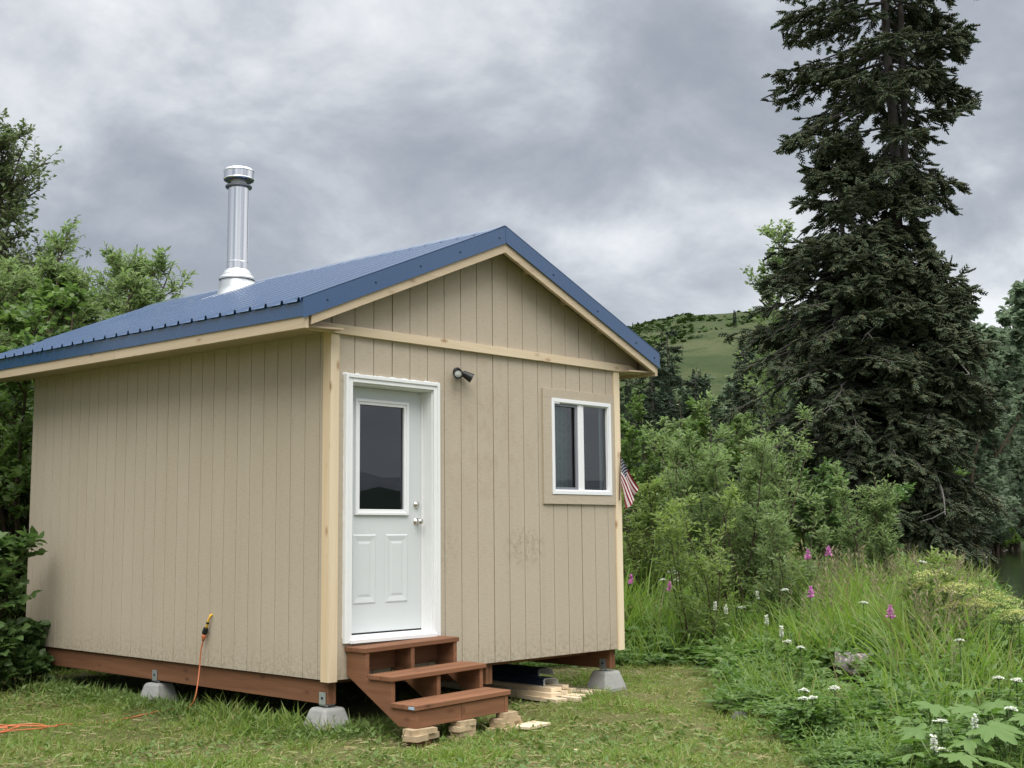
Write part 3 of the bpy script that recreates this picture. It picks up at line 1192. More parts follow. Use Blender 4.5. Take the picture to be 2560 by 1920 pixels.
mb.prism([(-0.045, DZ0 - 0.012), (RY + .05, DZ0 - 0.012), (RY + .05, 0.705), (RY - .002, 0.705), (0.03, 0.692), (-0.045, 0.680)], 0, DX0 - 0.02, DX1 + 0.02)
build('threshold', mb, M['trimwhite'], door)
mb = MB()
mb.box(SX0, SX1, RY + 0.004, RY + 0.04, 0.7055, 0.7195)
build('door_sweep', mb, M['black'], door)
# brickmould casing: stepped section
mb = MB()
for (x0, x1) in ((0.128, DX0), (DX1 - 0.0, 1.176)):
    mb.box(x0, x1, -0.026, -0.0025, 0.655, 2.866)
for (x0, x1) in ((0.128, 0.158), (1.146, 1.176)):
    mb.box(x0 + .001, x1 - .001, -0.037, -0.0255, 0.656, 2.865)
mb.box(DX0 + .0005, DX1 - .0005, -0.0262, -0.0025, DZ1 + .0, 2.8655)
mb.box(0.1585, 1.1455, -0.0367, -0.0255, 2.836, 2.8645)
build('door_casing', mb, M['trimwhite'], door, bevel=0.003)
# caulk and brushed paint smears over the casing
cm = MB()
pts = []
xs = np.linspace(0.112, 1.192, 60)
up = [2.870 + 0.006 * rng.random() + 0.009 * max(0, math.sin(i * 0.9)) * rng.random() for i in range(60)]
cm.prism([(x, z) for x, z in zip(xs, up)] + [(1.192, 2.855), (0.112, 2.855)], 1, -0.0045, -0.0021)
zs = np.linspace(0.70, 2.86, 60)
for xa, s in ((1.176, 1), (0.128, -1)):
    out = [(xa + s * (0.0015 + 0.003 * rng.random()), z) for z in zs]
    cm.prism(out + [(xa - s * 0.01, 2.86), (xa - s * 0.01, 0.70)], 1, -0.0043, -0.0022)
build('paint_smear', cm, M['caulk'], door)
# dark room behind the door glass
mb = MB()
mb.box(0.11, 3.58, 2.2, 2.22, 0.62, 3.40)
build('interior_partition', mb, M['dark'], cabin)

# ------------------------------------------------------------------ window
mb = MB()
for x0, x1, z0, z1 in ((2.528, 3.594, 2.848, 2.935), (2.528, 3.594, 1.813, 1.9055), (2.528, 2.6425, 1.9057, 2.8478), (3.5385, 3.594, 1.9057, 2.8478)):
    b_ = MB()
    b_.box(x0, x1, -0.023, -0.0022, z0, z1)
    if (x0, z0) == (2.528, 2.848):
        wf = build('window', b_, M['siding'], cabin, bevel=0.002)
    else:
        build('surround_board', b_, M['siding'], wf, bevel=0.002)
mb = MB()
X0, X1, Z0, Z1 = 2.645, 3.536, 1.908, 2.846
picture_frame(mb, X0, X1, Z0, Z1, 0.038, -0.030, 0.05)
picture_frame(mb, X0 + .006, X1 - .006, Z0 + .006, Z1 - .006, 0.040, -0.018, 0.045)
build('window_frame', mb, M['white'], wf, bevel=0.003)
mb = MB()
mb.box(3.043, 3.128, -0.012, 0.03, Z0 + .036, Z1 - .036)
mb.box(3.062, 3.080, -0.017, -0.011, Z0 + .037, Z1 - .037)
mb.box(3.1285, X1 - .038, -0.003, 0.03, Z0 + .038, Z0 + .052)
mb.box(3.1285, X1 - .038, -0.003, 0.03, Z1 - .052, Z1 - .038)
build('meeting_stile', mb, M['white'], wf, bevel=0.002)
mb = MB()
picture_frame(mb, X0 + .040, 3.042, Z0 + .040, Z1 - .042, 0.030, -0.004, 0.012)
build('screen_frame', mb, M['screen'], wf)
mb = MB()
mb.box(X0 + .042, X0 + .115, -0.026, -0.012, Z1 - .052, Z1 - .030)
build('window_latch', mb, M['white'], wf)
for x0, x1, y in ((X0 + .045, 3.04, 0.022), (3.128, X1 - .04, 0.012)):
    mb = MB()
    mb.poly([(x0, y, Z0 + .04), (x1, y, Z0 + .04), (x1, y, Z1 - .04), (x0, y, Z1 - .04)])
    build('window_pane', mb, M['glass'], wf)
# curtains: folded sheets inside


def curtain(x0, x1, y, amp, folds, m):
    mb = MB()
    n = folds * 8
    p = lambda t: (x0 + (x1 - x0) * t, y + amp * math.sin(t * folds * 2 * math.pi))
    mb.grid([[(*p(i / n), zz_) for i in range(n + 1)] for zz_ in (1.86, 2.95)])
    return build('curtain', mb, m, wf, smooth=True)


curtain(2.70, 3.08, 0.125, 0.014, 6, M['gcurtain'])
curtain(3.462, 3.548, 0.075, 0.008, 2, M['curtain'])

# ------------------------------------------------------------------ wall lamp
mb = MB()
mb.lathe([(0.046, 0.0), (0.046, 0.02), (0.04, 0.028), (0.0, 0.03)], (1.405, -0.002, 2.985), 24, (0, -1, 0))
lamp = build('wall_lamp', mb, M['black'], cabin)
for c, ax, ln in (((1.372, -0.055, 2.972), (-0.62, -0.72, -0.22), 0.075), ((1.452, -0.05, 2.972), (0.62, -0.45, -0.42), 0.085)):
    ax = Vector(ax).normalized()
    st = Vector(c)
    mb = MB()
    mb.tube([(1.405, -0.02, 2.985), st + ax * 0.01], 0.014, 10)
    mb.lathe([(0.0, -0.02), (0.024, -0.016), (0.031, 0.0), (0.037, 0.5 * ln), (0.045, ln), (0.042, ln), (0.036, ln * 0.75), (0.0, ln * .72)], st, 24, ax)
    hd = build('lamp_head', mb, M['black'], lamp)
    mb = MB()
    mb.lathe([(0.034, ln * 0.76), (0.026, ln * 0.84), (0.0, ln * 0.88)], st, 24, ax)
    build('lens', mb, M['lens'], lamp, smooth=True)

# yellow power lead coming out through the side wall
mb = MB()
mb.tube([(0.01, 1.735, 0.835), (-0.022, 1.735, 0.825), (-0.034, 1.745, 0.78), (-0.034, 1.765, 0.735), (-0.036, 1.78, 0.71)], 0.011, 10)
ld = build('power_lead', mb, M['yellow'], cabin, smooth=True)
mb = MB()
mb.tube([(-0.034, 1.752, 0.768), (-0.034, 1.757, 0.750)], 0.0135, 10)
mb.tube([(-0.036, 1.779, 0.713), (-0.038, 1.795, 0.672)], [0.022, 0.026], 14)
mb.tube([(-0.038, 1.795, 0.672), (-0.039, 1.800, 0.655)], [0.026, 0.020], 14)
build('socket', mb, M['black'], ld)

# foundation beams below the cabin
for x0, x1 in ((0.03, 0.068), (0.0715, 0.1095), (1.80, 1.838), (1.8415, 1.88), (3.54, 3.578), (3.5815, 3.62)):
    mb = MB()
    mb.box(x0, x1, 0.05, 5.35, 0.178, ZB - 0.012)
    build('beam', mb, M['red_y'], cabin, bevel=0.003)
mb = MB()
for y in np.arange(0.35, 5.5, 0.406):
    mb.box(0.12, 3.53, y, y + 0.038, 0.30, 0.3595)
tag(build('joist', mb, M['red_x'], cabin), kind='stuff')

# ------------------------------------------------------------------ concrete pier blocks


def pier(x, y, label, rot=0.0, s=1.0):
    gz = float(ground(x, y))
    t = empty('pier_block', (x, y, gz), label, 'pier block', 'concrete pier blocks under the cabin')
    mb = MB()
    b0, b1, zt = 0.165 * s, 0.10 * s, 0.150
    n = len(mb.v)
    lv = [(b0, gz - 0.05), (b0 - .005, gz + 0.03), (b1 + .012, zt - 0.02), (b1, zt - 0.004), (b1 - .012, zt)]
    c, sn = math.cos(rot), math.sin(rot)
    for h, z in lv:
        ch_ = 0.22 * h
        for px, py in ((-h + ch_, -h), (h - ch_, -h), (h, -h + ch_), (h, h - ch_), (h - ch_, h), (-h + ch_, h), (-h, h - ch_), (-h, -h + ch_)):
            mb.v.append((x + c * px - sn * py, y + sn * px + c * py, z))
    for i in range(len(lv) - 1):
        for j in range(8):
            mb.f.append((i * 8 + j, i * 8 + (j + 1) % 8, (i + 1) * 8 + (j + 1) % 8, (i + 1) * 8 + j))
            mb.m.append(0)
    mb.f.append(tuple(range((len(lv) - 1) * 8, len(lv) * 8)))
    mb.m.append(0)
    build('block', mb, M['concrete'], t)
    mb = MB()
    mb.box(x - 0.05, x + 0.05, y - 0.04, y + 0.04, 0.168, 0.176)
    mb.tube([(x, y, 0.12), (x, y, 0.17)], 0.012, 8)
    xo = x - 0.046 if x < 1 else (x - 0.047)
    mb.box(xo - 0.004, xo - 0.0005, y - 0.042, y + 0.042, 0.172, 0.272)
    mb.box(x + 0.043, x + 0.047, y - 0.042, y + 0.042, 0.172, 0.272)
    br = build('bracket', mb, M['bracket'], t)
    mb = MB()
    mb.lathe([(0.012, 0.0), (0.012, 0.006), (0.0, 0.007)], (xo - 0.004, y, 0.226), 6, (-1, 0, 0))
    build('bolt', mb, M['screw'], br)
    return t


pier(0.070, 0.115, 'concrete pier block under the near corner of the cabin beside the steps')
pier(0.070, 2.765, 'concrete pier block in the grass halfway along the long side wall', 0.12, 0.95)
pier(3.580, 0.140, 'concrete pier block under the far front corner beyond the lumber', -0.05)
pier(1.840, 2.85, 'concrete pier block in the shade under the middle beam')
pier(3.580, 2.9, 'concrete pier block under the far beam in the shade')

# ------------------------------------------------------------------ steps
SL = lambda p: (p[0], p[1], p[2] + 0.026 * (p[0] - 0.154))
steps = empty('wooden_steps', (0.66, -0.44, 0.06), 'brown wooden steps with three treads below the door', 'steps')
prof = [(-0.012, 0.591), (-0.255, 0.591), (-0.255, 0.391), (-0.575, 0.391), (-0.575, 0.196), (-0.865, 0.196), (-0.865, 0.062), (-0.660, 0.062), (-0.012, 0.405)]
for x in (0.168, 0.645, 1.122):
    mb = MB()
    # cut as two convex-safe pieces through fan-free outline
    mb.prism(prof, 0, x, x + 0.038, SL)
    build('stringer', mb, M['red_y'], steps, bevel=0.002)
for z, ys_ in ((0.630, ((-0.266, -0.138), (-0.133, -0.004))), (0.430, ((-0.598, -0.452), (-0.446, -0.300))), (0.235, ((-0.880, -0.733), (-0.728, -0.582)))):
    for y0, y1 in ys_:
        mb = MB()
        mb.box(0.150, 1.180, y0, y1, z - 0.038, z)
        mb.v = [SL(p) for p in mb.v]
        o = build('tread', mb, M['red_x'], steps, bevel=0.005)
        if (z, y0) == (0.235, -0.880):
            tg = MB()
            tg.box(0.1482, 0.1495, -0.868, -0.800, 0.204, 0.226)
            build('lumber_tag', tg, M['bluewhite'], o)
for x0, x1 in ((0.2065, 0.6445), (0.6835, 1.1215)):
    mb = MB()
    mb.box(x0, x1, -0.862, -0.824, 0.064, 0.192)
    mb.v = [SL(p) for p in mb.v]
    build('riser', mb, M['red_x'], steps, bevel=0.002)
for x0, x1 in ((0.2065, 0.6445), (0.6835, 1.1215)):
    mb = MB()
    mb.box(x0, x1, -0.050, -0.014, 0.42, 0.588)
    mb.v = [SL(p) for p in mb.v]
    build('back_board', mb, M['red_x'], steps, bevel=0.002)

# scrap lumber shims under the steps


def chip(c, lx, ly, h, rot, m, label, grp='scrap wood shims under the steps', jag=0.02, name='scrap_board'):
    x, y, z = c
    mb = MB()
    n = 7
    top = []
    q = [(-lx / 2, -ly / 2)] + [(-lx / 2 + lx * i / n, -ly / 2 + jag * (rng.random() - .5)) for i in range(1, n)] + [(lx / 2, -ly / 2)]
    q += [(lx / 2 + jag * (rng.random() - .3), 0.0), (lx / 2, ly / 2)] + [(lx / 2 - lx * i / n, ly / 2 + jag * (rng.random() - .5)) for i in range(1, n)] + [(-lx / 2, ly / 2), (-lx / 2 - jag * (rng.random() - .3), 0.0)]
    cs_, sn = math.cos(rot), math.sin(rot)
    mb.prism([(x + cs_ * a - sn * b, y + sn * a + cs_ * b) for a, b in q], 2, z, z + h)
    o = build(name, mb, m, None, origin=(x, y, z))
    return tag(o, label, 'scrap wood', grp)


def shim_stack(x, y, parts):
    """pieces piled from the ground up to the foot of the steps; parts: (share of the height, length, width, turn, material, label, jag)"""
    z = float(ground(x, y)) - 0.012
    top = 0.0605 + 0.026 * (x - 0.154)
    for k_, (sh_, lx, ly, rot, m_, lab, jg) in enumerate(parts):
        h = (top - z) if k_ == len(parts) - 1 else sh_ * (top - float(ground(x, y)) + 0.012)
        chip((x + 0.012 * (k_ % 2), y - 0.006 * k_, z), lx, ly, h - 0.0006, rot, m_, lab, jag=jg)
        z += h


shim_stack(0.225, -0.835, ((0.42, 0.16, 0.11, 0.2, M['red_x'], 'short brown block on the grass under the near corner of the steps', 0.0), (0.30, 0.30, 0.14, 0.25, M['scrap'], 'wide jagged pale shim on the brown block under the near corner of the steps', 0.03), (0.28, 0.24, 0.12, -0.1, M['scrap'], 'topmost pale shim touching the near corner of the steps', 0.02)))
shim_stack(0.665, -0.835, ((0.25, 0.22, 0.11, -0.1, M['scrap'], 'lowest shim of the small stack under the middle of the steps', 0.012), (0.25, 0.18, 0.11, 0.05, M['scrap'], 'second shim up in the stack under the middle of the steps', 0.012), (0.25, 0.20, 0.11, 0.12, M['scrap'], 'third shim up in the stack under the middle of the steps', 0.012), (0.25, 0.17, 0.10, -0.05, M['scrap'], 'top shim of the stack under the middle of the steps', 0.012)))
shim_stack(1.145, -0.835, ((0.26, 0.36, 0.17, 0.35, M['scrap'], 'long lowest pale shim under the far corner of the steps', 0.03), (0.24, 0.28, 0.13, 0.2, M['scrap'], 'second pale shim under the far corner of the steps', 0.02), (0.22, 0.25, 0.12, 0.05, M['scrap'], 'third pale shim under the far corner of the steps', 0.02), (0.28, 0.15, 0.10, -0.1, M['scrap'], 'small top shim touching the far corner of the steps', 0.02)))
chip((1.32, -0.97, float(ground(1.32, -0.97)) + 0.012), 0.30, 0.18, 0.020, 0.15, M['pine_x'], 'flat pale plywood offcut lying on the grass beside the steps', jag=0.01)
g0 = float(ground(0.75, -1.95))
chip((0.75, -1.95, g0 + 0.004), 0.10, 0.03, 0.008, 0.3, M['pine_x'], 'tiny pale wood chip lying on the open lawn', jag=0.01)

# lumber stacked under the cabin
LG = 'lumber boards lying under the cabin'
lum = [  # near end (x,y), heading, z, width, thick, length, label
    (2.58, -0.16, 0.10, -0.045, 0.14, 0.036, 2.2, 'lowest pale board nearest the steps in the lumber pile'),
    (2.76, -0.22, 0.04, -0.045, 0.09, 0.036, 2.0, 'short low pale board in front of the lumber pile'),
    (2.92, -0.10, -0.05, -0.045, 0.14, 0.036, 2.4, 'bottom wide pale board in the middle of the lumber pile'),
    (3.20, 0.02, -0.16, -0.045, 0.09, 0.036, 1.8, 'bottom pale board skewed towards the far pier block'),
    (3.36, -0.02, -0.10, -0.045, 0.07, 0.03, 1.5, 'thin pale stick lying closest to the far pier block'),
    (2.66, -0.02, 0.02, -0.0085, 0.14, 0.036, 2.3, 'second layer board with a bright cut end in the lumber pile'),
    (2.84, 0.03, -0.03, -0.0085, 0.09, 0.036, 2.1, 'narrow second layer board in the lumber pile'),
    (3.02, 0.08, -0.12, -0.0085, 0.09, 0.036, 1.7, 'second layer board sloping towards the far side of the pile'),
    (2.74, 0.05, 0.05, 0.028, 0.14, 0.036, 2.2, 'top wide board of the lumber pile'),
    (2.95, 0.12, -0.06, 0.028, 0.09, 0.036, 1.9, 'narrow top board leaning off the lumber pile'),
]
for x, y, hd, z, w, th, ln, lab in lum:
    ax = Vector((math.sin(hd), math.cos(hd), 0))
    ay = Vector((math.cos(hd), -math.sin(hd), 0))
    c = Vector((x, y, z + th / 2)) + ax * ln / 2
    mb = MB()
    mb.obox((0, 0, 0), ax * ln / 2, ay * w / 2, Vector((0, 0, th / 2)))
    o = build('lumber_board', mb, M['pine_y'], None, bevel=0.002)
    o.location = c
    tag(o, lab, 'lumber board', LG)
# two lengths of leftover navy metal trim resting on the lumber
for i, (x, y, hd, z, ln, lab) in enumerate(((2.86, 0.22, 0.02, 0.066, 2.3, 'lower navy metal trim with a white end on the lumber pile'), (2.98, 0.40, 0.05, 0.135, 2.2, 'upper navy metal trim with a white bent end under the cabin'))):
    t = empty('metal_trim', (x, y, z), lab, 'metal trim', 'leftover metal trim under the cabin')
    pr = [(-0.10, 0.0), (-0.10, 0.055), (-0.085, 0.066), (0.05, 0.066), (0.085, 0.05), (0.095, 0.0)]
    for nm, off, m_, yy0, yy1 in (('metal_sheet', 0.0, M['navy'], 0.02, ln), ('white_lining', 0.003, M['whitemetal'], 0.0, ln - 0.05)):
        mb = MB()
        k_ = 1 - off * 12
        P = lambda q, h, yy: (x + q * k_ * math.cos(hd) + yy * math.sin(hd), y + yy * math.cos(hd) - q * math.sin(hd), z + h - off)
        mb.grid([[P(a, h, yy) for a, h in pr] for yy in (yy0, yy1)], flip=True)
        o = build(nm, mb, m_, t)
        o.modifiers.new('thick', 'SOLIDIFY').thickness = 0.0015 if off == 0 else 0.002

# ------------------------------------------------------------------ extension cord


def smooth_line(P, n=12):
    P = [Vector(p) for p in P]
    out = []
    for i in range(len(P) - 1):
        p0, p1, p2, p3 = P[max(i - 1, 0)], P[i], P[i + 1], P[min(i + 2, len(P) - 1)]
        for k_ in range(n):
            t = k_ / n
            out.append(0.5 * ((2 * p1) + (p2 - p0) * t + (2 * p0 - 5 * p1 + 4 * p2 - p3) * t * t + (3 * p1 - p0 - 3 * p2 + p3) * t ** 3))
    out.append(P[-1])
    return out


cord = empty('extension_cord', (-0.05, 2.1, 0.0), 'orange extension cord hanging from the wall and coiled on the lawn', 'cord')
mb = MB()
hang = smooth_line([(-0.040, 1.815, 0.60), (-0.045, 1.845, 0.50), (-0.05, 1.85, 0.36), (-0.10, 1.80, 0.20), (-0.13, 1.80, 0.08), (-0.12, 1.93, 0.0), (-0.12, 2.10, -0.030), (-0.20, 2.15, -0.025), (-0.32, 2.14, -0.028), (-0.55, 2.10, -0.045)])
mb.tube(hang, 0.0062, 8)
r_ = np.random.default_rng(3)
coil = [(-0.55, 2.10, -0.045), (-0.9, 2.05, -0.05), (-1.25, 2.08, -0.03)]
for i in range(17):
    a = i * 0.95
    ex = 0.20 + 0.07 * math.sin(i * 1.3)
    coil.append((-1.74 + ex * math.cos(a) + r_.normal(0, 0.05), 1.95 + 0.17 * math.sin(a) + r_.normal(0, 0.08), -0.006 + 0.02 * r_.random()))
mb.tube(smooth_line(coil, 8), 0.0058, 6)
build('cable', mb, M['orange'], cord, smooth=True)
mb = MB()
mb.tube([(-0.039, 1.800, 0.655), (-0.040, 1.803, 0.640), (-0.040, 1.810, 0.615), (-0.0405, 1.816, 0.597)], [0.021, 0.022, 0.016, 0.009], 12)
build('plug', mb, M['orange'], cord, smooth=True)

# ------------------------------------------------------------------ flag


def flag_mats():
    m, t, b = mat('flag_cloth_print')
    uv = nd(t, 'ShaderNodeUVMap')
    s = nd(t, 'ShaderNodeSeparateXYZ')
    t.links.new(uv.outputs[0], s.inputs[0])
    u, v = s.outputs[0], s.outputs[1]        # v: 0 bottom, 1 top; u from the hoist
    st = mth(t, 'LESS_THAN', mth(t, 'MODULO', mth(t, 'MULTIPLY', mth(t, 'SUBTRACT', 1.0, v), 6.5), 1.0), 0.5)
    c = mixc(t, st, (0.62, 0.56, 0.54), (0.20, 0.018, 0.035))
    can = mth(t, 'MULTIPLY', mth(t, 'LESS_THAN', u, 0.40), mth(t, 'GREATER_THAN', v, 6 / 13))
    # staggered rows of stars as small dots
    su = mth(t, 'MULTIPLY', u, 5 / 0.40)
    sv = mth(t, 'MULTIPLY', mth(t, 'SUBTRACT', v, 6 / 13), 4 / (7 / 13))
    def dots(ou):
        fu = mth(t, 'SUBTRACT', mth(t, 'FRACT', mth(t, 'ADD', su, ou)), 0.5)
        fv = mth(t, 'SUBTRACT', mth(t, 'FRACT', mth(t, 'ADD', sv, ou)), 0.5)
        return mth(t, 'LESS_THAN', mth(t, 'ADD', mth(t, 'MULTIPLY', fu, fu), mth(t, 'MULTIPLY', fv, fv)), 0.034)
    star = mth(t, 'MAXIMUM', dots(0.0), dots(0.5))
    cc = mixc(t, star, (0.008, 0.010, 0.035), (0.62, 0.62, 0.64))
    t.links.new(mixc(t, can, c, cc), b.inputs['Base Color'])
    setb(b, rough=0.85, spec=0.2)
    return m


flag = empty('flag', (3.70, -0.03, 1.95), 'small american flag on a thin stick at the far front corner of the cabin', 'flag')
mb = MB()
mb.tube([(3.634, -0.036, 1.86), (3.650, -0.050, 2.318)], 0.005, 8)
mb.lathe([(0.0, 0.045), (0.006, 0.025), (0.008, 0.008), (0.004, 0.0)], (3.650, -0.050, 2.317), 8, (-0.09, -0.12, 1))
build('stick', mb, simple('flag_stick', (0.10, 0.06, 0.03), 0.6), flag)
# cloth: hoist down the stick, the fly drooping in folds
nu, nv = 36, 22
HOI, FLY = 0.28, 0.38
vs, uvs = [], []
for i in range(nu + 1):
    u = i / nu
    for j in range(nv + 1):
        v = j / nv
        hz_ = 2.305 - HOI * (1 - v)
        hx_, hy_ = 3.650 - 0.016 * (1 - v), -0.058 - 0.004 * (1 - v)
        # the top edge slants down to the right, lower rows hang more steeply and pleat
        ang = R(55 + 20 * (1 - v) * u + 5 * math.sin(u * 3))
        s_ = FLY * u
        dx = s_ * math.cos(ang) * (0.92 if v > .5 else 0.92 * (0.5 + v))
        dz = -s_ * math.sin(ang)
        z_ = hz_ + dz + HOI * (1 - v) * 0.40 * u
        fold = 0.030 * math.sin(v * 9.5 + u * 2.0) * u ** 0.7 + 0.012 * math.sin(v * 21 + 1) * u
        vs.append((hx_ + dx + 0.25 * fold, hy_ - 0.05 * u + fold * 0.9, z_))
        uvs.append((u, v))
fs = []
for i in range(nu):
    for j in range(nv):
        a = i * (nv + 1) + j
        fs.append((a, a + nv + 1, a + nv + 2, a + 1))
me = bpy.data.meshes.new('cloth')
off = wloc(flag)
me.from_pydata([(x - off.x, y - off.y, z - off.z) for x, y, z in vs], [], fs)
ul = me.uv_layers.new(name='UVMap')
for lp in me.loops:
    ul.data[lp.index].uv = uvs[lp.vertex_index]
me.polygons.foreach_set('use_smooth', [True] * len(fs))
link('cloth', me, flag_mats(), flag)

# ------------------------------------------------------------------ vegetation helpers


def grow(P0, D0, Ln, n=7, wob=0.18, up=0.0):
    """random-walk polylines grown from P0 along D0: (k, n, 3)"""
    P = np.asarray(P0, float)
    D = nrm(np.asarray(D0, float))
    k = len(P)
    st = (np.broadcast_to(Ln, (k,)) / (n - 1))[:, None]
    out = [P]
    for _ in range(n - 1):
        D = nrm(D + rng.normal(0, wob, (k, 3)) + np.array([0, 0, up]))
        P = P + D * st
        out.append(P)
    return np.stack(out, axis=1)


def along(lines, m, t0, t1, jit=True):
    """m points on every line: positions, tangents, t, index"""
    k, n, _ = lines.shape
    t = rng.uniform(t0, t1, (k, m)) if jit else np.tile(np.linspace(t0, t1, m), (k, 1))
    s = np.clip(t * (n - 1), 0, n - 1.001)
    i = s.astype(int)
    f = (s - i)[..., None]
    a = np.take_along_axis(lines, i[..., None].repeat(3, -1), 1)
    b = np.take_along_axis(lines, (i + 1)[..., None].repeat(3, -1), 1)
    return (a + (b - a) * f).reshape(-1, 3), nrm(b - a).reshape(-1, 3), t.ravel(), np.repeat(np.arange(k), m)


def tubes_b(lines, r0, r1, k=4):
    """batch of equal-length polylines to tapered tubes"""
    K, n, _ = lines.shape
    d = nrm(np.gradient(lines, axis=1))
    A = nrm(np.cross(d, np.array([0.31, 0.22, 0.41])))
    B = np.cross(d, A)
    a = np.arange(k) * 2 * np.pi / k
    r0, r1 = np.broadcast_to(r0, (K,)), np.broadcast_to(r1, (K,))
    rad = r0[:, None] + (r1 - r0)[:, None] * np.linspace(0, 1, n)[None]
    V = lines[:, :, None, :] + (A[:, :, None, :] * np.cos(a)[:, None] + B[:, :, None, :] * np.sin(a)[:, None]) * rad[:, :, None, None]
    i = np.arange(n - 1)[:, None] * k
    j = np.arange(k)[None]
    q = (j + 1) % k
    F0 = np.stack([i + j, i + q, i + k + q, i + k + j], axis=-1).reshape(-1, 4)
    F = F0[None] + (np.arange(K) * n * k)[:, None, None]
    return V.reshape(-1, 3), F.reshape(-1, 4)


def rdir(n, zlo=-1, zhi=1):
    a = rng.uniform(0, 2 * np.pi, n)
    z = rng.uniform(zlo, zhi, n)
    r = np.sqrt(np.maximum(0, 1 - z * z))
    return np.stack([r * np.cos(a), r * np.sin(a), z], axis=1)


LEAF = leaf_t(0.50, 0.09, 0.10)
LEAFW = leaf_s(0.30, 0.05)
LEAFB = leaf_t(0.62, 0.08, 0.12)

M['willow'] = leaf_mat('willow_leaves', (0.150, 0.215, 0.082), (0.250, 0.315, 0.145), 0.50, 0.5, 0.3)
M['willow_y'] = leaf_mat('fresh_willow_leaves', (0.170, 0.240, 0.064), (0.270, 0.335, 0.125), 0.50, 0.5, 0.3)
M['alder'] = leaf_mat('alder_leaves', (0.085, 0.145, 0.040), (0.150, 0.215, 0.066), 0.42, 0.45, 0.35, (0.16, 0.18, 0.04))
M['aldery'] = leaf_mat('yellowish_alder_leaves', (0.090, 0.155, 0.042), (0.160, 0.225, 0.075), 0.42, 0.45, 0.35)
M['birch'] = leaf_mat('small_grey_green_leaves', (0.095, 0.130, 0.058), (0.170, 0.205, 0.095), 0.36, 0.5, 0.3)
M['dark_bush'] = leaf_mat('deep_green_leaves', (0.085, 0.150, 0.050), (0.150, 0.220, 0.080), 0.42, 0.42, 0.4)
M['shore'] = leaf_mat('hazed_shore_leaves', (0.130, 0.175, 0.115), (0.190, 0.235, 0.155), 0.45, 0.6, 0.2)  # paler leaf colour, with the haze of distance painted in
M['needles'] = leaf_mat('spruce_needles', (0.062, 0.088, 0.054), (0.145, 0.172, 0.098), 0.28, 0.6, 0.25, (0.16, 0.15, 0.075))
M['needles_far'] = leaf_mat('far_spruce_needles', (0.028, 0.046, 0.030), (0.056, 0.080, 0.046), 0.10, 0.7, 0.2)
M['bark'] = bark_mat('grey_brown_bark', (0.055, 0.045, 0.037), (0.14, 0.12, 0.105))
M['sprucebark'] = bark_mat('spruce_bark', (0.050, 0.043, 0.040), (0.135, 0.12, 0.115), 9)
M['twig'] = bark_mat('brown_twigs', (0.045, 0.035, 0.024), (0.11, 0.085, 0.06))
M['deadwood'] = bark_mat('dead_grey_wood', (0.20, 0.18, 0.165), (0.36, 0.34, 0.32))


def tri(F):
    return np.concatenate([F[:, [0, 1, 2]], F[:, [0, 2, 3]]]) if F.shape[1] == 4 else F


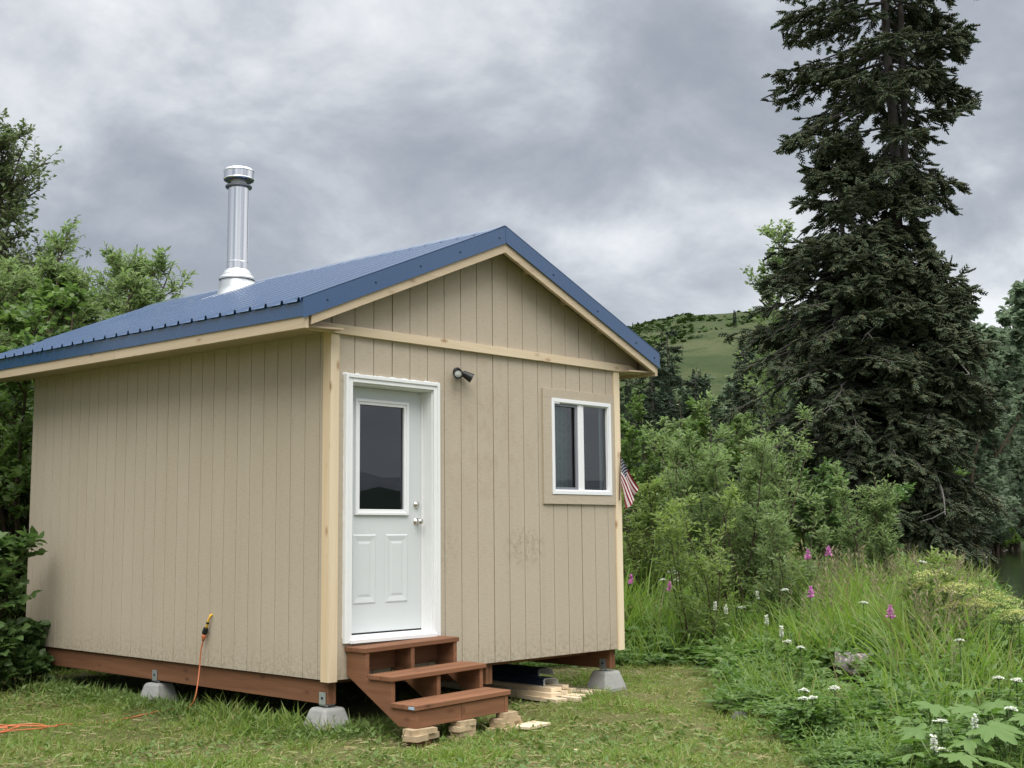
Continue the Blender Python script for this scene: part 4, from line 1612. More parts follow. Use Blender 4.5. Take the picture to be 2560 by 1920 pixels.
def decid(name, cat, label, base, H, spread, stems, leaf, size, mats, nb=10, nt=5, nl=9, group=None, lean=(0, 0), t0=0.22, upb=0.05, trunk_r=0.03,
          blen=0.34, ldir=0.6, wob=0.14, single=False, stub=None):
    """broadleaf tree or many-stemmed shrub > trunk, crown"""
    x, y = base
    gz = float(ground(x, y))
    root = empty(name, (x, y, gz), label, cat, group)
    P0 = np.array([[x, y, gz - 0.05]]) + rng.normal(0, 0.03 + 0.10 * (stems > 1), (stems, 3)) * [1, 1, 0]
    az = np.arange(stems) * 2.4 + rng.uniform(0, 6)
    sp = spread / H
    D0 = np.stack([np.cos(az) * sp * rng.uniform(0.3, 1.0, stems) + lean[0], np.sin(az) * sp * rng.uniform(0.3, 1.0, stems) + lean[1], np.ones(stems)], axis=1)
    if stems == 1:
        D0 = np.array([[lean[0], lean[1], 1.0]])
        wob = wob * 0.35
    Ls = H * rng.uniform(0.78, 1.0, stems) if stems > 1 else np.array([H])
    S = grow(P0, D0, Ls, 10, wob * 0.6, upb)
    if stems == 1:
        S[:, :, :2] = np.array([x, y]) + (S[:, :, :2] - np.array([x, y])) * 0.35 + np.array(lean) * (S[:, :, 2:] - gz) * 0.65
    top_ = S[:, -1, 2].max() - (gz - 0.05)
    S[:, :, 2] = (S[:, :, 2] - (gz - 0.05)) * (H / top_) + (gz - 0.05)
    p, d, t, i = along(S, nb, t0, 0.98)
    out = rdir(len(p), 0.0, 0.7)
    bl = blen * H * (1.12 - t * 0.85) * rng.uniform(0.6, 1.15, len(p))
    Bq = grow(p, out + d * 0.45, bl, 7, wob, upb)
    p2, d2, t2, i2 = along(Bq, nt, 0.2, 1.0)
    tl = bl[i2] * rng.uniform(0.22, 0.48, len(p2)) + 0.12
    Tq = grow(p2, d2 * 0.7 + rdir(len(p2), -0.3, 0.9) * 0.8, tl, 5, wob, upb)
    pts = [along(Tq, nl, 0.1, 1.0), along(S[:, 6:], nl, 0.2, 1.0)]
    p3 = np.concatenate([q[0] for q in pts])
    d3 = np.concatenate([q[1] for q in pts])
    X = d3 * ldir + rdir(len(p3), -0.6, 0.6)
    TV, TF = leaf
    V, F = scatter(TV, TF, p3 + rng.normal(0, 0.012, p3.shape), X, size * rng.uniform(0.6, 1.15, len(p3)), roll=0.55)
    tr = merge([tubes_b(S, trunk_r, trunk_r * 0.22, 6), tubes_b(Bq, trunk_r * (0.34 if stems > 1 else 0.20), trunk_r * 0.07, 4), tubes_b(Tq, trunk_r * 0.12, 0.0025, 3) if False else tubes_b(Tq[:, [0, 2, 4]], min(trunk_r * 0.13, 0.008), 0.002, 3)])
    np_mesh('trunk', tr[0], tr[1], mats[1], root, off=(x, y, gz), smooth=True)
    np_mesh('crown', V, F, mats[0], root, off=(x, y, gz))
    return root


def thing_copy(src, name, loc, rz, sc, label, group=None):
    o = src.copy()
    o.name = name
    COL.objects.link(o)
    o.location = loc
    o.rotation_euler = (0, 0, rz)
    o.scale = (sc[0], sc[0], sc[1])
    o['label'] = label
    if group:
        o['group'] = group
    for c in src.children:
        q = c.copy()
        COL.objects.link(q)
        q.parent = o
        for g in c.children:
            w = g.copy()
            COL.objects.link(w)
            w.parent = q
    return o


# ------------------------------------------------------------------ trees and bushes to the left of and behind the cabin
decid('birch_tree', 'tree', 'tall sparse grey-green tree behind the far left of the cabin roof', (2.80, 12.0), 8.35, 2.0, 1, LEAF, 0.100, (M['birch'], M['bark']), nb=130, nt=15, nl=14,
      t0=0.18, trunk_r=0.13, blen=0.34, upb=0.03, wob=0.42)
decid('willow_tree', 'tree', 'bushy willow tree rising behind the blue roof left of the chimney', (2.85, 9.3), 6.15, 2.6, 14, LEAFW, 0.135, (M['willow'], M['twig']), nb=24, nt=10, nl=12,
      t0=0.35, trunk_r=0.040, blen=0.20, upb=0.09)
decid('willow_tree', 'tree', 'low willow just peeping over the roof beside the chimney base', (4.7, 9.9), 5.0, 1.5, 8, LEAFW, 0.13, (M['willow_y'], M['twig']), nb=13, nt=8, nl=12, t0=0.45, trunk_r=0.035, blen=0.17, upb=0.10)
decid('willow_tree', 'tree', 'rounded willow at the left between the sparse tree and the bushy willow', (2.15, 9.9), 5.6, 2.2, 12, LEAFW, 0.13, (M['willow'], M['twig']), nb=22, nt=10, nl=12, t0=0.35, trunk_r=0.04, blen=0.22, upb=0.07)
decid('willow_tree', 'tree', 'spreading willow tree closest to the chimney on its left', (3.75, 9.3), 5.05, 2.0, 11, LEAFW, 0.13, (M['willow'], M['twig']), nb=20, nt=10, nl=12, t0=0.35, trunk_r=0.035, blen=0.22, upb=0.07)
decid('alder_bush', 'bush', 'big leafy alder bush filling the gap behind the far left end of the cabin', (0.9, 7.9), 5.2, 2.1, 12, LEAFB, 0.125, (M['aldery'], M['twig']), nb=16, nt=9, nl=12, t0=0.08, trunk_r=0.05, blen=0.24, upb=0.02)
decid('alder_bush', 'bush', 'dark alder bush beyond the far end of the long side wall', (-1.3, 7.3), 4.4, 1.5, 9, LEAFB, 0.12, (M['alder'], M['twig']), nb=16, nt=9, nl=12, t0=0.05, trunk_r=0.045, blen=0.24, upb=0.02)
decid('alder_bush', 'bush', 'rounded alder bush behind the roof below the willow tree', (2.1, 7.9), 4.7, 1.2, 9, LEAFB, 0.115, (M['alder'], M['twig']), nb=14, nt=9, nl=12, t0=0.35, trunk_r=0.04, blen=0.20, upb=0.03)
decid('alder_bush', 'bush', 'alder bush at the left edge beyond the lawn', (-3.6, 6.6), 4.0, 1.5, 8, LEAFB, 0.125, (M['alder'], M['twig']), nb=13, nt=8, nl=9, t0=0.05, trunk_r=0.04, blen=0.26)
decid('leafy_bush', 'bush', 'broad-leaved green bush against the far end of the side wall', (-0.86, 5.0), 1.5, 0.42, 9, LEAFB, 0.155, (M['dark_bush'], M['twig']), nb=9, nt=5, nl=9, t0=0.05, trunk_r=0.012, blen=0.26)
decid('leafy_bush', 'bush', 'low dark bush hiding the far end of the foundation beam', (-0.35, 5.15), 0.62, 0.55, 9, LEAFB, 0.12, (M['dark_bush'], M['twig']), nb=7, nt=5, nl=8, t0=0.05, trunk_r=0.008, blen=0.36)
decid('leafy_bush', 'bush', 'dark bush on the grass at the left edge of the lawn', (-1.5, 4.9), 1.3, 0.6, 9, LEAFB, 0.13, (M['dark_bush'], M['twig']), nb=8, nt=5, nl=9, t0=0.05, trunk_r=0.012, blen=0.28)

# ------------------------------------------------------------------ the willows and bushes right of the cabin
decid('willow_shrub', 'shrub', 'large pale green willow shrub right of the cabin window', (8.75, 2.15), 3.5, 2.0, 18, LEAFW, 0.105, (M['willow'], M['twig']), nb=12, nt=7, nl=10, t0=0.2, trunk_r=0.018, blen=0.19, upb=0.09)
decid('willow_shrub', 'shrub', 'small pale willow in front of the big spruce base', (11.35, 1.35), 2.55, 0.75, 8, LEAFW, 0.10, (M['willow'], M['twig']), nb=11, nt=6, nl=10, t0=0.2, trunk_r=0.018, blen=0.20, upb=0.10)
decid('willow_shrub', 'shrub', 'slender open willow in front of the large willow shrub', (6.75, 1.15), 2.15, 0.95, 7, LEAFW, 0.10, (M['willow_y'], M['twig']), nb=9, nt=5, nl=8, t0=0.10, trunk_r=0.010, blen=0.22, upb=0.08)
decid('willow_shrub', 'shrub', 'low willow between the slender willow and the spruce', (7.75, 0.75), 2.05, 0.85, 7, LEAFW, 0.10, (M['willow'], M['twig']), nb=9, nt=5, nl=8, t0=0.1, trunk_r=0.010, blen=0.22, upb=0.08)
decid('willow_shrub', 'shrub', 'yellow-green willow just behind the flag', (9.2, 4.25), 3.0, 0.9, 9, LEAFW, 0.095, (M['willow_y'], M['twig']), nb=11, nt=7, nl=10, t0=0.12, trunk_r=0.02, blen=0.20, upb=0.08)
decid('willow_shrub', 'shrub', 'lemon-green willow sprigs among the yellow umbels', (6.45, -2.05), 1.30, 0.45, 10, LEAFW, 0.085, (M['willow_y'], M['twig']), nb=7, nt=4, nl=9, t0=0.25, trunk_r=0.010, blen=0.2, upb=0.12)
decid('alder_bush', 'bush', 'bright green bush behind the far corner of the cabin', (14.1, 8.3), 4.7, 1.1, 7, LEAF, 0.105, (M['aldery'], M['twig']), nb=13, nt=8, nl=12, t0=0.1, trunk_r=0.03, blen=0.2)
decid('alder_bush', 'bush', 'rounded green bush behind the large willow shrub', (21.4, 11.6), 5.3, 1.9, 9, LEAF, 0.14, (M['willow'], M['twig']), nb=14, nt=8, nl=12, t0=0.1, trunk_r=0.04, blen=0.2)
decid('alder_bush', 'bush', 'dense green bush between the cabin and the dark spruces', (16.2, 7.4), 3.9, 1.7, 9, LEAF, 0.115, (M['alder'], M['twig']), nb=13, nt=8, nl=11, t0=0.1, trunk_r=0.03, blen=0.22)
decid('alder_bush', 'bush', 'shaded bush behind the large willow shrub near the spruce trunk', (16.6, 5.0), 3.0, 1.6, 9, LEAF, 0.115, (M['dark_bush'], M['twig']), nb=12, nt=8, nl=11, t0=0.1, trunk_r=0.03, blen=0.24)
decid('alder_bush', 'bush', 'yellowish bush seen below the boughs of the smaller spruce', (27.5, 12.2), 5.0, 2.4, 9, LEAF, 0.155, (M['willow_y'], M['twig']), nb=13, nt=8, nl=11, t0=0.1, trunk_r=0.04, blen=0.24)
decid('alder_bush', 'bush', 'green bush far behind the spruce trunk', (31.5, 10.5), 4.8, 2.6, 9, LEAF, 0.16, (M['aldery'], M['twig']), nb=13, nt=8, nl=10, t0=0.1, trunk_r=0.04, blen=0.24)
decid('birch_tree', 'tree', 'slender light birch showing left of the big spruce top', (27.6, 13.4), 11.2, 1.9, 1, LEAF, 0.17, (M['willow'], M['bark']), nb=60, nt=9, nl=9, t0=0.35, trunk_r=0.08, blen=0.22, wob=0.2)

# ------------------------------------------------------------------ spruces
SPRIG = sprig_t(0.085, 7)
SPRIG_S = sprig_t(0.085, 4)


def spruce(root, base, H, z0, z1, nbr, prof, lean=(0, 0), tr_r=0.24, droop=(-0.05, -0.30), uptip=0.22, inner=0.25, mt=None, side=9, spg=4, size=0.30, tm=None, bias=None, second=None, tpl=None):
    """boughs around a trunk; prof(z, azimuth) gives the bough length"""
    x, y, gz = base
    tm = tm or M['sprucebark']
    T = np.array([[[x + lean[0] * t, y + lean[1] * t, gz - 0.1 + H * t] for t in np.linspace(0, 1, 12)]])
    T[:, 1:-1, :2] += rng.normal(0, 0.03, (1, 10, 2))
    tv = [tubes_b(T, tr_r, tr_r * 0.18, 10)]
    if second:
        tv.append(tubes_b(np.array([second]), tr_r * 0.42, tr_r * 0.28, 8))
    np_mesh('trunk', *merge(tv), tm, root, off=base, smooth=True)
    zb = np.sort(rng.uniform(z0, z1, nbr))
    az = np.arange(nbr) * 2.39996 + rng.normal(0, 0.35, nbr)
    ln = np.array([prof(z, a) for z, a in zip(zb, az)]) * rng.uniform(0.72, 1.1, nbr)
    keep = ln > 0.12
    zb, az, ln = zb[keep], az[keep], ln[keep]
    f = (zb - (gz - 0.1)) / H
    n = 9
    t = np.linspace(0, 1, n)[None, :]
    k = len(zb)
    rel = 1 - (zb - z0) / (z1 - z0)
    a0 = (droop[0] + (droop[1] - droop[0]) * rel + rng.normal(0, 0.09, k))[:, None]
    hor = np.cumsum(np.concatenate([np.zeros((k, 1)), rng.normal(0, 0.05, (k, n - 1))], axis=1), axis=1)
    dz = a0 * t * 1.6 + (uptip - 0.45 * rel[:, None] * 0.5) * t ** 2.5 - 0.25 * rel[:, None] * t ** 1.5
    dx = np.cos(az[:, None] + hor)
    dy = np.sin(az[:, None] + hor)
    px = (x + lean[0] * f)[:, None] + dx * ln[:, None] * t
    py = (y + lean[1] * f)[:, None] + dy * ln[:, None] * t
    pz = zb[:, None] + dz * ln[:, None]
    pz = np.maximum(pz, gz + 0.15)
    Bq = np.stack([px, py, pz], axis=-1)
    P, Dv, tt, ii = along(Bq, side, inner, 1.0)
    sd = np.where(rng.random(len(P)) < 0.5, 1, -1)[:, None]
    lat = nrm(np.cross(Dv, np.array([0, 0, 1.0]))) * sd
    tl = ln[ii] * 0.30 * (1.15 - tt) + 0.16 + 0.12 * rng.random(len(P))
    Td = Dv * 0.75 + lat * rng.uniform(0.3, 1.0, (len(P), 1)) + np.stack([0 * tl, 0 * tl, rng.uniform(-0.55, 0.18, len(P))], axis=1)
    Tq = grow(P, Td, tl, 4, 0.12, -0.03)
    q1 = along(Tq, spg, 0.15, 1.0)
    q2 = along(Bq, max(3, side // 2), 0.55, 1.0)
    pp = np.concatenate([q1[0], q2[0]])
    dd = np.concatenate([q1[1], q2[1]]) + rng.normal(0, 0.28, (len(pp), 3)) + [0, 0, -0.08]
    TV, TF = tpl or SPRIG
    V, F = scatter(TV, TF, pp, dd, size * rng.uniform(0.65, 1.15, len(pp)), roll=0.35)
    np_mesh('crown', V, F, mt or M['needles'], root, off=base)
    wood = merge([tubes_b(Bq, tr_r * 0.05 + ln * 0.012, 0.006, 5), tubes_b(Tq[:, [0, 3]], 0.010, 0.003, 3)])
    tag(np_mesh('bough', *wood, tm, root, off=base), kind='stuff')
    return Bq


RIGHT_AZ = math.atan2(RT[1], RT[0])


def prof_big(z, a):
    s = math.cos(a - RIGHT_AZ)                  # 1: towards the right of the view, -1: towards the left
    zs = [-1, 0.5, 3.5, 6, 7.6, 9.3, 10.5, 11.4, 15.2, 16.5, 19, 21.5]
    rr = [1.6, 1.7, 2.0, 2.0, 1.4, 0.6, 0.8, 1.9, 2.2, 2.0, 1.6, 0.3]
    ll = [0.6, 0.8, 1.8, 2.2, 1.8, 1.3, 1.7, 2.8, 2.9, 2.4, 1.6, 0.3]
    r_, l_ = np.interp(z, zs, rr), np.interp(z, zs, ll)
    return float(r_ * (0.5 + 0.5 * s) + l_ * (0.5 - 0.5 * s))


bx, by = 22.45, 6.30
bz = float(ground(bx, by))
bigs = empty('spruce_tree', (bx, by, bz), 'tall dark old spruce with a bare forked trunk right of the cabin', 'spruce tree')
fk = [(bx + 0.06, by - 0.06, 9.6), (bx + 0.22, by - 0.22, 10.8), (bx + 0.27, by - 0.27, 12.5), (bx + 0.29, by - 0.29, 15.5), (bx + 0.3, by - .3, 18.5)]
spruce(bigs, (bx, by, bz), 21.8, 0.2, 8.4, 210, prof_big, (0.05, -0.05), 0.27, (-0.10, -0.42), 0.16, 0.12, side=17, spg=5, size=0.33)
# upper crown: fewer, longer limbs with open gaps between them
for c in list(bigs.children):
    if c.name.startswith('trunk'):
        bpy.data.objects.remove(c)
spruce(bigs, (bx, by, bz), 21.8, 8.0, 20.8, 116, prof_big, (0.05, -0.05), 0.23, (0.02, -0.28), 0.20, 0.15, side=23, spg=5, size=0.31, second=fk)

sx_, sy_ = 21.35, 7.0
sz_ = float(ground(sx_, sy_))


def prof_small(z, a):
    s = math.cos(a - RIGHT_AZ)
    zs = [0, 2.5, 3.2, 5, 7, 8.5, 10, 11.2]
    ll = [1.0, 2.2, 3.2, 3.0, 2.6, 1.9, 1.15, 0.2]
    rr = [0.8, 1.4, 1.6, 1.6, 1.5, 1.3, 0.9, 0.2]
    l_, r_ = np.interp(z, zs, ll), np.interp(z, zs, rr)
    return float(r_ * (0.5 + 0.5 * s) + l_ * (0.5 - 0.5 * s))


sms = empty('spruce_tree', (sx_, sy_, sz_), 'smaller dense spruce in front of the tall old spruce trunk', 'spruce tree')
spruce(sms, (sx_, sy_, sz_), 11.6, 2.6, 11.3, 165, prof_small, (-0.1, 0.15), 0.17, (-0.05, -0.26), 0.15, 0.10, side=14, spg=5, size=0.32)

# bare dead limbs low on the spruces
for P in ([(21.6, 6.6, 3.4), (20.6, 7.0, 3.15), (19.9, 7.3, 2.6), (19.6, 7.5, 2.2)], [(22.3, 5.9, 3.6), (21.7, 5.4, 3.2), (21.5, 5.0, 2.5), (21.4, 4.9, 1.9)],
          [(22.3, 5.9, 4.2), (21.7, 5.4, 3.6), (21.7, 5.2, 2.8), (21.8, 5.1, 2.1)], [(22.3, 6.1, 6.3), (21.2, 6.0, 6.6), (20.6, 6.3, 6.2)], [(22.5, 6.0, 5.3), (22.2, 5.0, 5.7), (22.0, 4.4, 5.2)]):
    L0 = smooth_line(P, 5)
    lines = [(np.array(L0), np.linspace(0.045, 0.012, len(L0)))]
    for q in range(6):
        i = int(rng.integers(len(L0) // 3, len(L0)))
        p = np.array(L0[i])
        e = p + rng.normal(0, 0.28, 3) + [0, 0, -0.22]
        lines.append((np.stack([p, (p + e) / 2 + rng.normal(0, .03, 3), e]), np.array([0.014, 0.010, 0.004])))
    np_mesh('dead_limb', *tubes_np(lines, 5), M['deadwood'], bigs, off=(bx, by, bz))

# conifers further off: three patterns, copied with their parts
far_src = []
for q, (hh, rb, n_) in enumerate(((11.5, 1.7, 105), (9.0, 1.35, 85), (8.2, 1.05, 85))):
    px_, py_ = ((41.8, 28.3), (33.2, 22.6), (36.6, 22.9))[q]
    gz = float(ground(px_, py_))
    rt = empty('conifer', (px_, py_, gz), ('tall dark spruce standing against the hill beside the roof corner', 'dark spruce lower and nearer beside the roof corner', 'narrow dark spruce right of the roof corner spruces')[q], 'conifer', 'spruces at the foot of the hill')
    spruce(rt, (px_, py_, gz), hh, 0.6, hh - 0.1, n_, lambda z, a: max(0.0, rb * (1 - (z / hh)) ** 0.8 + 0.12), (0, 0), 0.13, (0.0, -0.25), 0.12, 0.1, mt=M['needles_far'], side=6, spg=3, size=0.42, tpl=SPRIG_S)
    far_src.append((rt, gz))

hc = [  # u, v/u of the trunk, height
    (92, 0.118, 10.0), (105, 0.150, 9.5), (112, 0.163, 9.0), (100, 0.182, 11.5), (120, 0.170, 8.5), (98, 0.192, 13.0), (128, 0.205, 9.5), (88, 0.135, 7.0), (140, 0.142, 9.0), (150, 0.157, 9.5),
    (135, 0.188, 8.5), (160, 0.197, 11.0), (118, 0.127, 8.0), (145, 0.175, 8.0), (170, 0.150, 9.5), (175, 0.165, 10.0), (180, 0.182, 9.0), (155, 0.210, 9.5), (190, 0.140, 9.0), (165, 0.132, 10.0),
    (84, 0.206, 8.5), (200, 0.172, 10.0), (210, 0.190, 9.0), (108, 0.216, 10.0), (125, 0.152, 7.5), (132, 0.119, 8.5), (195, 0.158, 8.0), (220, 0.128, 10.0), (78, 0.155, 5.5), (230, 0.205, 9.5), (240, 0.148, 8), (250, 0.176, 8)]
r9 = np.random.default_rng(9)
hc += [(float(r9.uniform(170, 340)), float(r9.uniform(0.085, 0.225)), float(r9.uniform(7, 11))) for _ in range(46)]
for i, (u, q, h) in enumerate(hc):
    x, y = xy_of(u, q * u)
    src, _ = far_src[i % 3]
    z = max(float(ground(x, y)), float(hill_z(np.array(u), np.array(q * u)))) - 0.2
    hs = (11.5, 9.0, 8.2)[i % 3]
    thing_copy(src, 'conifer', (x, y, z), i * 1.3, (h / hs * 0.95, h / hs * 1.18), 'dark conifer in the wood along the foot of the green hill', 'wood at the foot of the hill')
for i, (u, q, h) in enumerate(((500, 0.101, 3.0), (330, 0.150, 6), (300, 0.132, 7), (360, 0.205, 7), (410, 0.185, 6), (290, 0.187, 8), (260, 0.104, 9), (225, 0.072, 17.5), (420, 0.125, 5))):
    x, y = xy_of(u, q * u)
    src, _ = far_src[(i + 1) % 3]
    hs = (11.5, 9.0, 8.2)[(i + 1) % 3]
    z = float(hill_z(np.array(u), np.array(q * u))) - 0.3
    lab = 'lone tall spruce tip showing above the right slope of the roof' if u == 225 else 'small lone spruce on the open upper slope of the hill'
    thing_copy(src, 'conifer', (x, y, z), i * 2.1, (h / hs, h / hs), lab, None if u == 225 else 'lone spruces on the hill')

# patches of low scrub on the hill
m_ = 9000
su = rng.uniform(230, 620, m_)
sv = su * rng.uniform(0.03, 0.30, m_)
dens = fbm2(su / 60 + 20, sv / 60 + 20, 21, 4)
top = sstep(400, 520, su)
kp = (dens + 0.35 * top * (sv / su < 0.15)) > 0.12
su, sv = su[kp], sv[kp]
hx2, hy2 = xy_of(su, sv)
P = np.stack([hx2, hy2, hill_z(su, sv) + 0.3], axis=1)
TV, TF = merge([(leaf_s(0.9, 0.2)[0] * [1, 1, 1] @ np.array(Matrix.Rotation(a, 3, 'Z')) , leaf_s()[1]) for a in (0, 1.2, 2.4, 3.6, 4.8)])
TV = TV + [0, 0, 0.0]
V, F = scatter(TV, TF, P, rdir(len(P), 0.0, 0.3), rng.uniform(0.5, 1.5, len(P)), roll=0.5)
tag(np_mesh('hill_scrub', V, F, leaf_mat('hill_scrub_leaves', (0.045, 0.078, 0.026), (0.075, 0.110, 0.038), 0.1, 0.8, 0.1)), kind='stuff')

# trees on the far bank
bank = []
for q, (hh, stm) in enumerate(((13.0, 5), (10.0, 6), (6.0, 9))):
    x, y = xy_of(*((112, 43.6), (128, 52.0), (121, 47.4))[q])
    bank.append(decid('bank_tree', 'tree', ('tall leafy tree on the far lake bank right behind the spruce', 'leafy tree further along the far lake bank', 'bright rounded bush at the water edge of the far bank')[q], (x, y), hh, hh * 0.32, stm, leaf_t(0.75, 0.15, 0.1), 0.34 if q < 2 else 0.32,
                      ((M['shore'], M['shore'], M['aldery'])[q], M['twig']), nb=16, nt=7, nl=15, t0=0.03, trunk_r=0.12, blen=0.24, group='trees along the far bank'))
for i, (u, dv, h, k_) in enumerate(((104, -3.5, 11, 1), (100, -7.0, 13, 0), (109, -2.2, 5.5, 2), (118, -5.0, 15, 0), (125, -2.2, 6.5, 2), (135, -4.5, 15, 1), (145, -2.5, 8, 2), (150, -6, 17, 0), (165, -4, 18, 1), (162, -2.4, 9, 2), (180, -5, 20, 0), (195, -6, 22, 1),
                                    (120, -14, 16, 0), (140, -14, 19, 1), (165, -16, 21, 0), (112, -16, 14, 1), (190, -16, 22, 0), (96, -12, 11, 1), (92, -5, 7, 2), (210, -8, 24, 0), (106, -1.2, 20, 0), (112, -1.6, 24, 1), (126, -1.2, 26, 0), (140, -1.2, 27, 1), (100, -2.2, 17, 1), (118, -6, 27, 0), (119, -1.0, 7, 2), (136, -0.8, 8, 2), (152, -0.8, 9, 2), (132, -24, 19, 0), (160, -26, 22, 1), (108, -24, 15, 0))):
    v = -6.1 + 0.449 * u + dv
    x, y = xy_of(u, v)
    hs = (13.0, 10.0, 6.0)[k_]
    thing_copy(bank[k_], 'bank_tree', (x, y, float(ground(x, y)) - 0.1), i * 1.9, (h / hs, h / hs), 'leafy green bush low on the far lake bank' if k_ == 2 else 'leafy green tree in the belt along the far lake bank', 'trees along the far bank')

# ------------------------------------------------------------------ lawn
LAWN = np.array([(-16, -12), (-1.2, -6.2), (1.36, -3.6), (2.75, -2.35), (3.2, -1.6), (4.9, -0.55), (6.5, 0.75), (5.6, 1.35), (4.5, 1.9), (3.9, 2.8), (3.75, 6.2), (-0.6, 6.2), (-1.0, 5.5), (-2.0, 4.6), (-16, 4.6)])


def inside(x, y, poly):
    r = np.zeros(len(x), bool)
    n = len(poly)
    for i in range(n):
        x0, y0 = poly[i]
        x1, y1 = poly[(i + 1) % n]
        c = ((y0 > y) != (y1 > y)) & (x < (x1 - x0) * (y - y0) / (y1 - y0 + 1e-12) + x0)
        r ^= c
    return r


def edge_dist(x, y, poly):
    d = np.full(len(x), 1e9)
    for i in range(len(poly)):
        a, b = poly[i], poly[(i + 1) % len(poly)]
        e = b - a
        t = np.clip(((x - a[0]) * e[0] + (y - a[1]) * e[1]) / (e @ e), 0, 1)
        d = np.minimum(d, np.hypot(x - a[0] - t * e[0], y - a[1] - t * e[1]))
    return d


def frustum_pts(n, u0, u1, m0=-0.62, m1=0.62, power=1.0):
    """random ground points before the camera, spread to both sides of the view"""
    n = int(n * 1.3)
    u = u0 + (u1 - u0) * rng.random(n) ** power
    v = u * rng.uniform(m0, m1, n)
    x, y = xy_of(u, v)
    return x, y


def under_cabin(x, y, mrg=0.0):
    return (x > -mrg) & (x < W + mrg) & (y > -mrg) & (y < L + mrg)


M['lawn'] = leaf_mat('lawn_grass_blades', (0.150, 0.250, 0.046), (0.265, 0.355, 0.092), 0.42, 0.55, 0.25, (0.30, 0.27, 0.12), (0.265, 0.265, 0.11))
M['clip'] = leaf_mat('dry_clippings', (0.26, 0.235, 0.11), (0.34, 0.30, 0.16), 0.2, 0.7, 0.2, (0.16, 0.10, 0.05))
M['clover'] = leaf_mat('lawn_weed_leaves', (0.085, 0.150, 0.035), (0.17, 0.225, 0.065), 0.28, 0.5, 0.3)
M['tallgrass'] = leaf_mat('tall_grass_blades', (0.140, 0.235, 0.046), (0.240, 0.315, 0.086), 0.48, 0.5, 0.3, (0.24, 0.22, 0.10))
M['herb'] = leaf_mat('meadow_herb_leaves', (0.085, 0.165, 0.042), (0.170, 0.245, 0.074), 0.42, 0.5, 0.3)
M['parsnip'] = leaf_mat('cow_parsnip_leaves', (0.095, 0.175, 0.042), (0.140, 0.220, 0.060), 0.32, 0.5, 0.3)
M['seed'] = leaf_mat('grass_seed_heads', (0.19, 0.165, 0.095), (0.27, 0.235, 0.15), 0.25, 0.8, 0.1)

x, y = frustum_pts(270000, 7.2, 19.5, power=1.2)
dry = fbm2(x * 0.9 + 50, y * 0.9 + 50, 31, 4)
ok = inside(x, y, LAWN) & ~(under_cabin(x, y) & (rng.random(len(x)) < 0.80)) & ((dry < 0.17) | (rng.random(len(x)) < 0.16))
ok &= ~((np.abs(x - 1.32) < 0.17) & (np.abs(y + 0.97) < 0.12)) & ~((x > 0.05) & (x < 1.35) & (y < -0.74) & (y > -0.93))
x, y = x[ok], y[ok]
P = np.stack([x, y, ground(x, y) - 0.004], axis=1)
hh = rng.uniform(0.022, 0.055, len(x)) * np.clip(1.0 + 1.5 * fbm2(x * 2.3 + 7, y * 2.3 + 5, 35, 3), 0.5, 1.9) * (1 + 1.2 * np.exp(-np.minimum(np.abs(x + 0.1) + 10 * (y > 5.4), 3) / 0.18) * (y > -0.2))
V, F = scatter(*blade_t(0.10, 0.5, 2), P, rdir(len(P), 0.1, 1.0), hh * 1.6, roll=1.2)
tag(np_mesh('lawn_grass', V, F, M['lawn']), kind='stuff')

x, y = frustum_pts(15000, 7.2, 17, power=1.1)
ok = inside(x, y, LAWN) & ~under_cabin(x, y, 0.1)
x, y = x[ok], y[ok]
P = np.stack([x, y, ground(x, y) + rng.uniform(0.005, 0.035, len(x))], axis=1)
V, F = scatter(*blade_t(0.085, 0.25, 2), P, rdir(len(P), -0.15, 0.25), rng.uniform(0.05, 0.14, len(x)), roll=1.0)
tag(np_mesh('grass_clippings', V, F, M['clip']), kind='stuff')

x, y = frustum_pts(26000, 7.2, 17, power=1.1)
wd = fbm2(x * 0.8 + 10, y * 0.8 + 70, 33, 4)
ok = inside(x, y, LAWN) & ~under_cabin(x, y, 0.0) & (wd > 0.02 + 0.10 * (x > -0.3))
x, y = x[ok], y[ok]
P = np.stack([x, y, ground(x, y) + rng.uniform(0.0, 0.04, len(x))], axis=1)
V, F = scatter(*leaf_s(0.55, 0.06), P, rdir(len(P), -0.1, 0.75), rng.uniform(0.025, 0.065, len(x)), roll=0.6)
tag(np_mesh('lawn_weeds', V, F, M['clover']), kind='stuff')

# taller weeds close to the wall, round the blocks and the steps
x = np.concatenate([rng.normal(-0.16, 0.15, 3000), rng.normal(-0.05, 0.22, 350), rng.normal(0.45, 0.25, 160)])
y = np.concatenate([rng.uniform(-0.1, 5.2, 3000), rng.normal(-0.15, 0.15, 350), rng.normal(-0.35, 0.2, 160)])
P = np.stack([x, y, ground(x, y)], axis=1)
V, F = merge([scatter(*blade_t(0.05, 0.5, 3), P, rdir(len(P), 0.4, 1.0), rng.uniform(0.08, 0.20, len(x)), roll=1.0),
              scatter(*leaf_s(0.5, 0.06), P[::3] + [0, 0, 0.05], rdir(len(P[::3]), 0.0, 0.8), rng.uniform(0.035, 0.08, len(P[::3])), roll=0.6)])
tag(np_mesh('wall_weeds', V, F, M['clover']), kind='stuff')

# ------------------------------------------------------------------ meadow between the lawn and the lake
CAMXY = C0


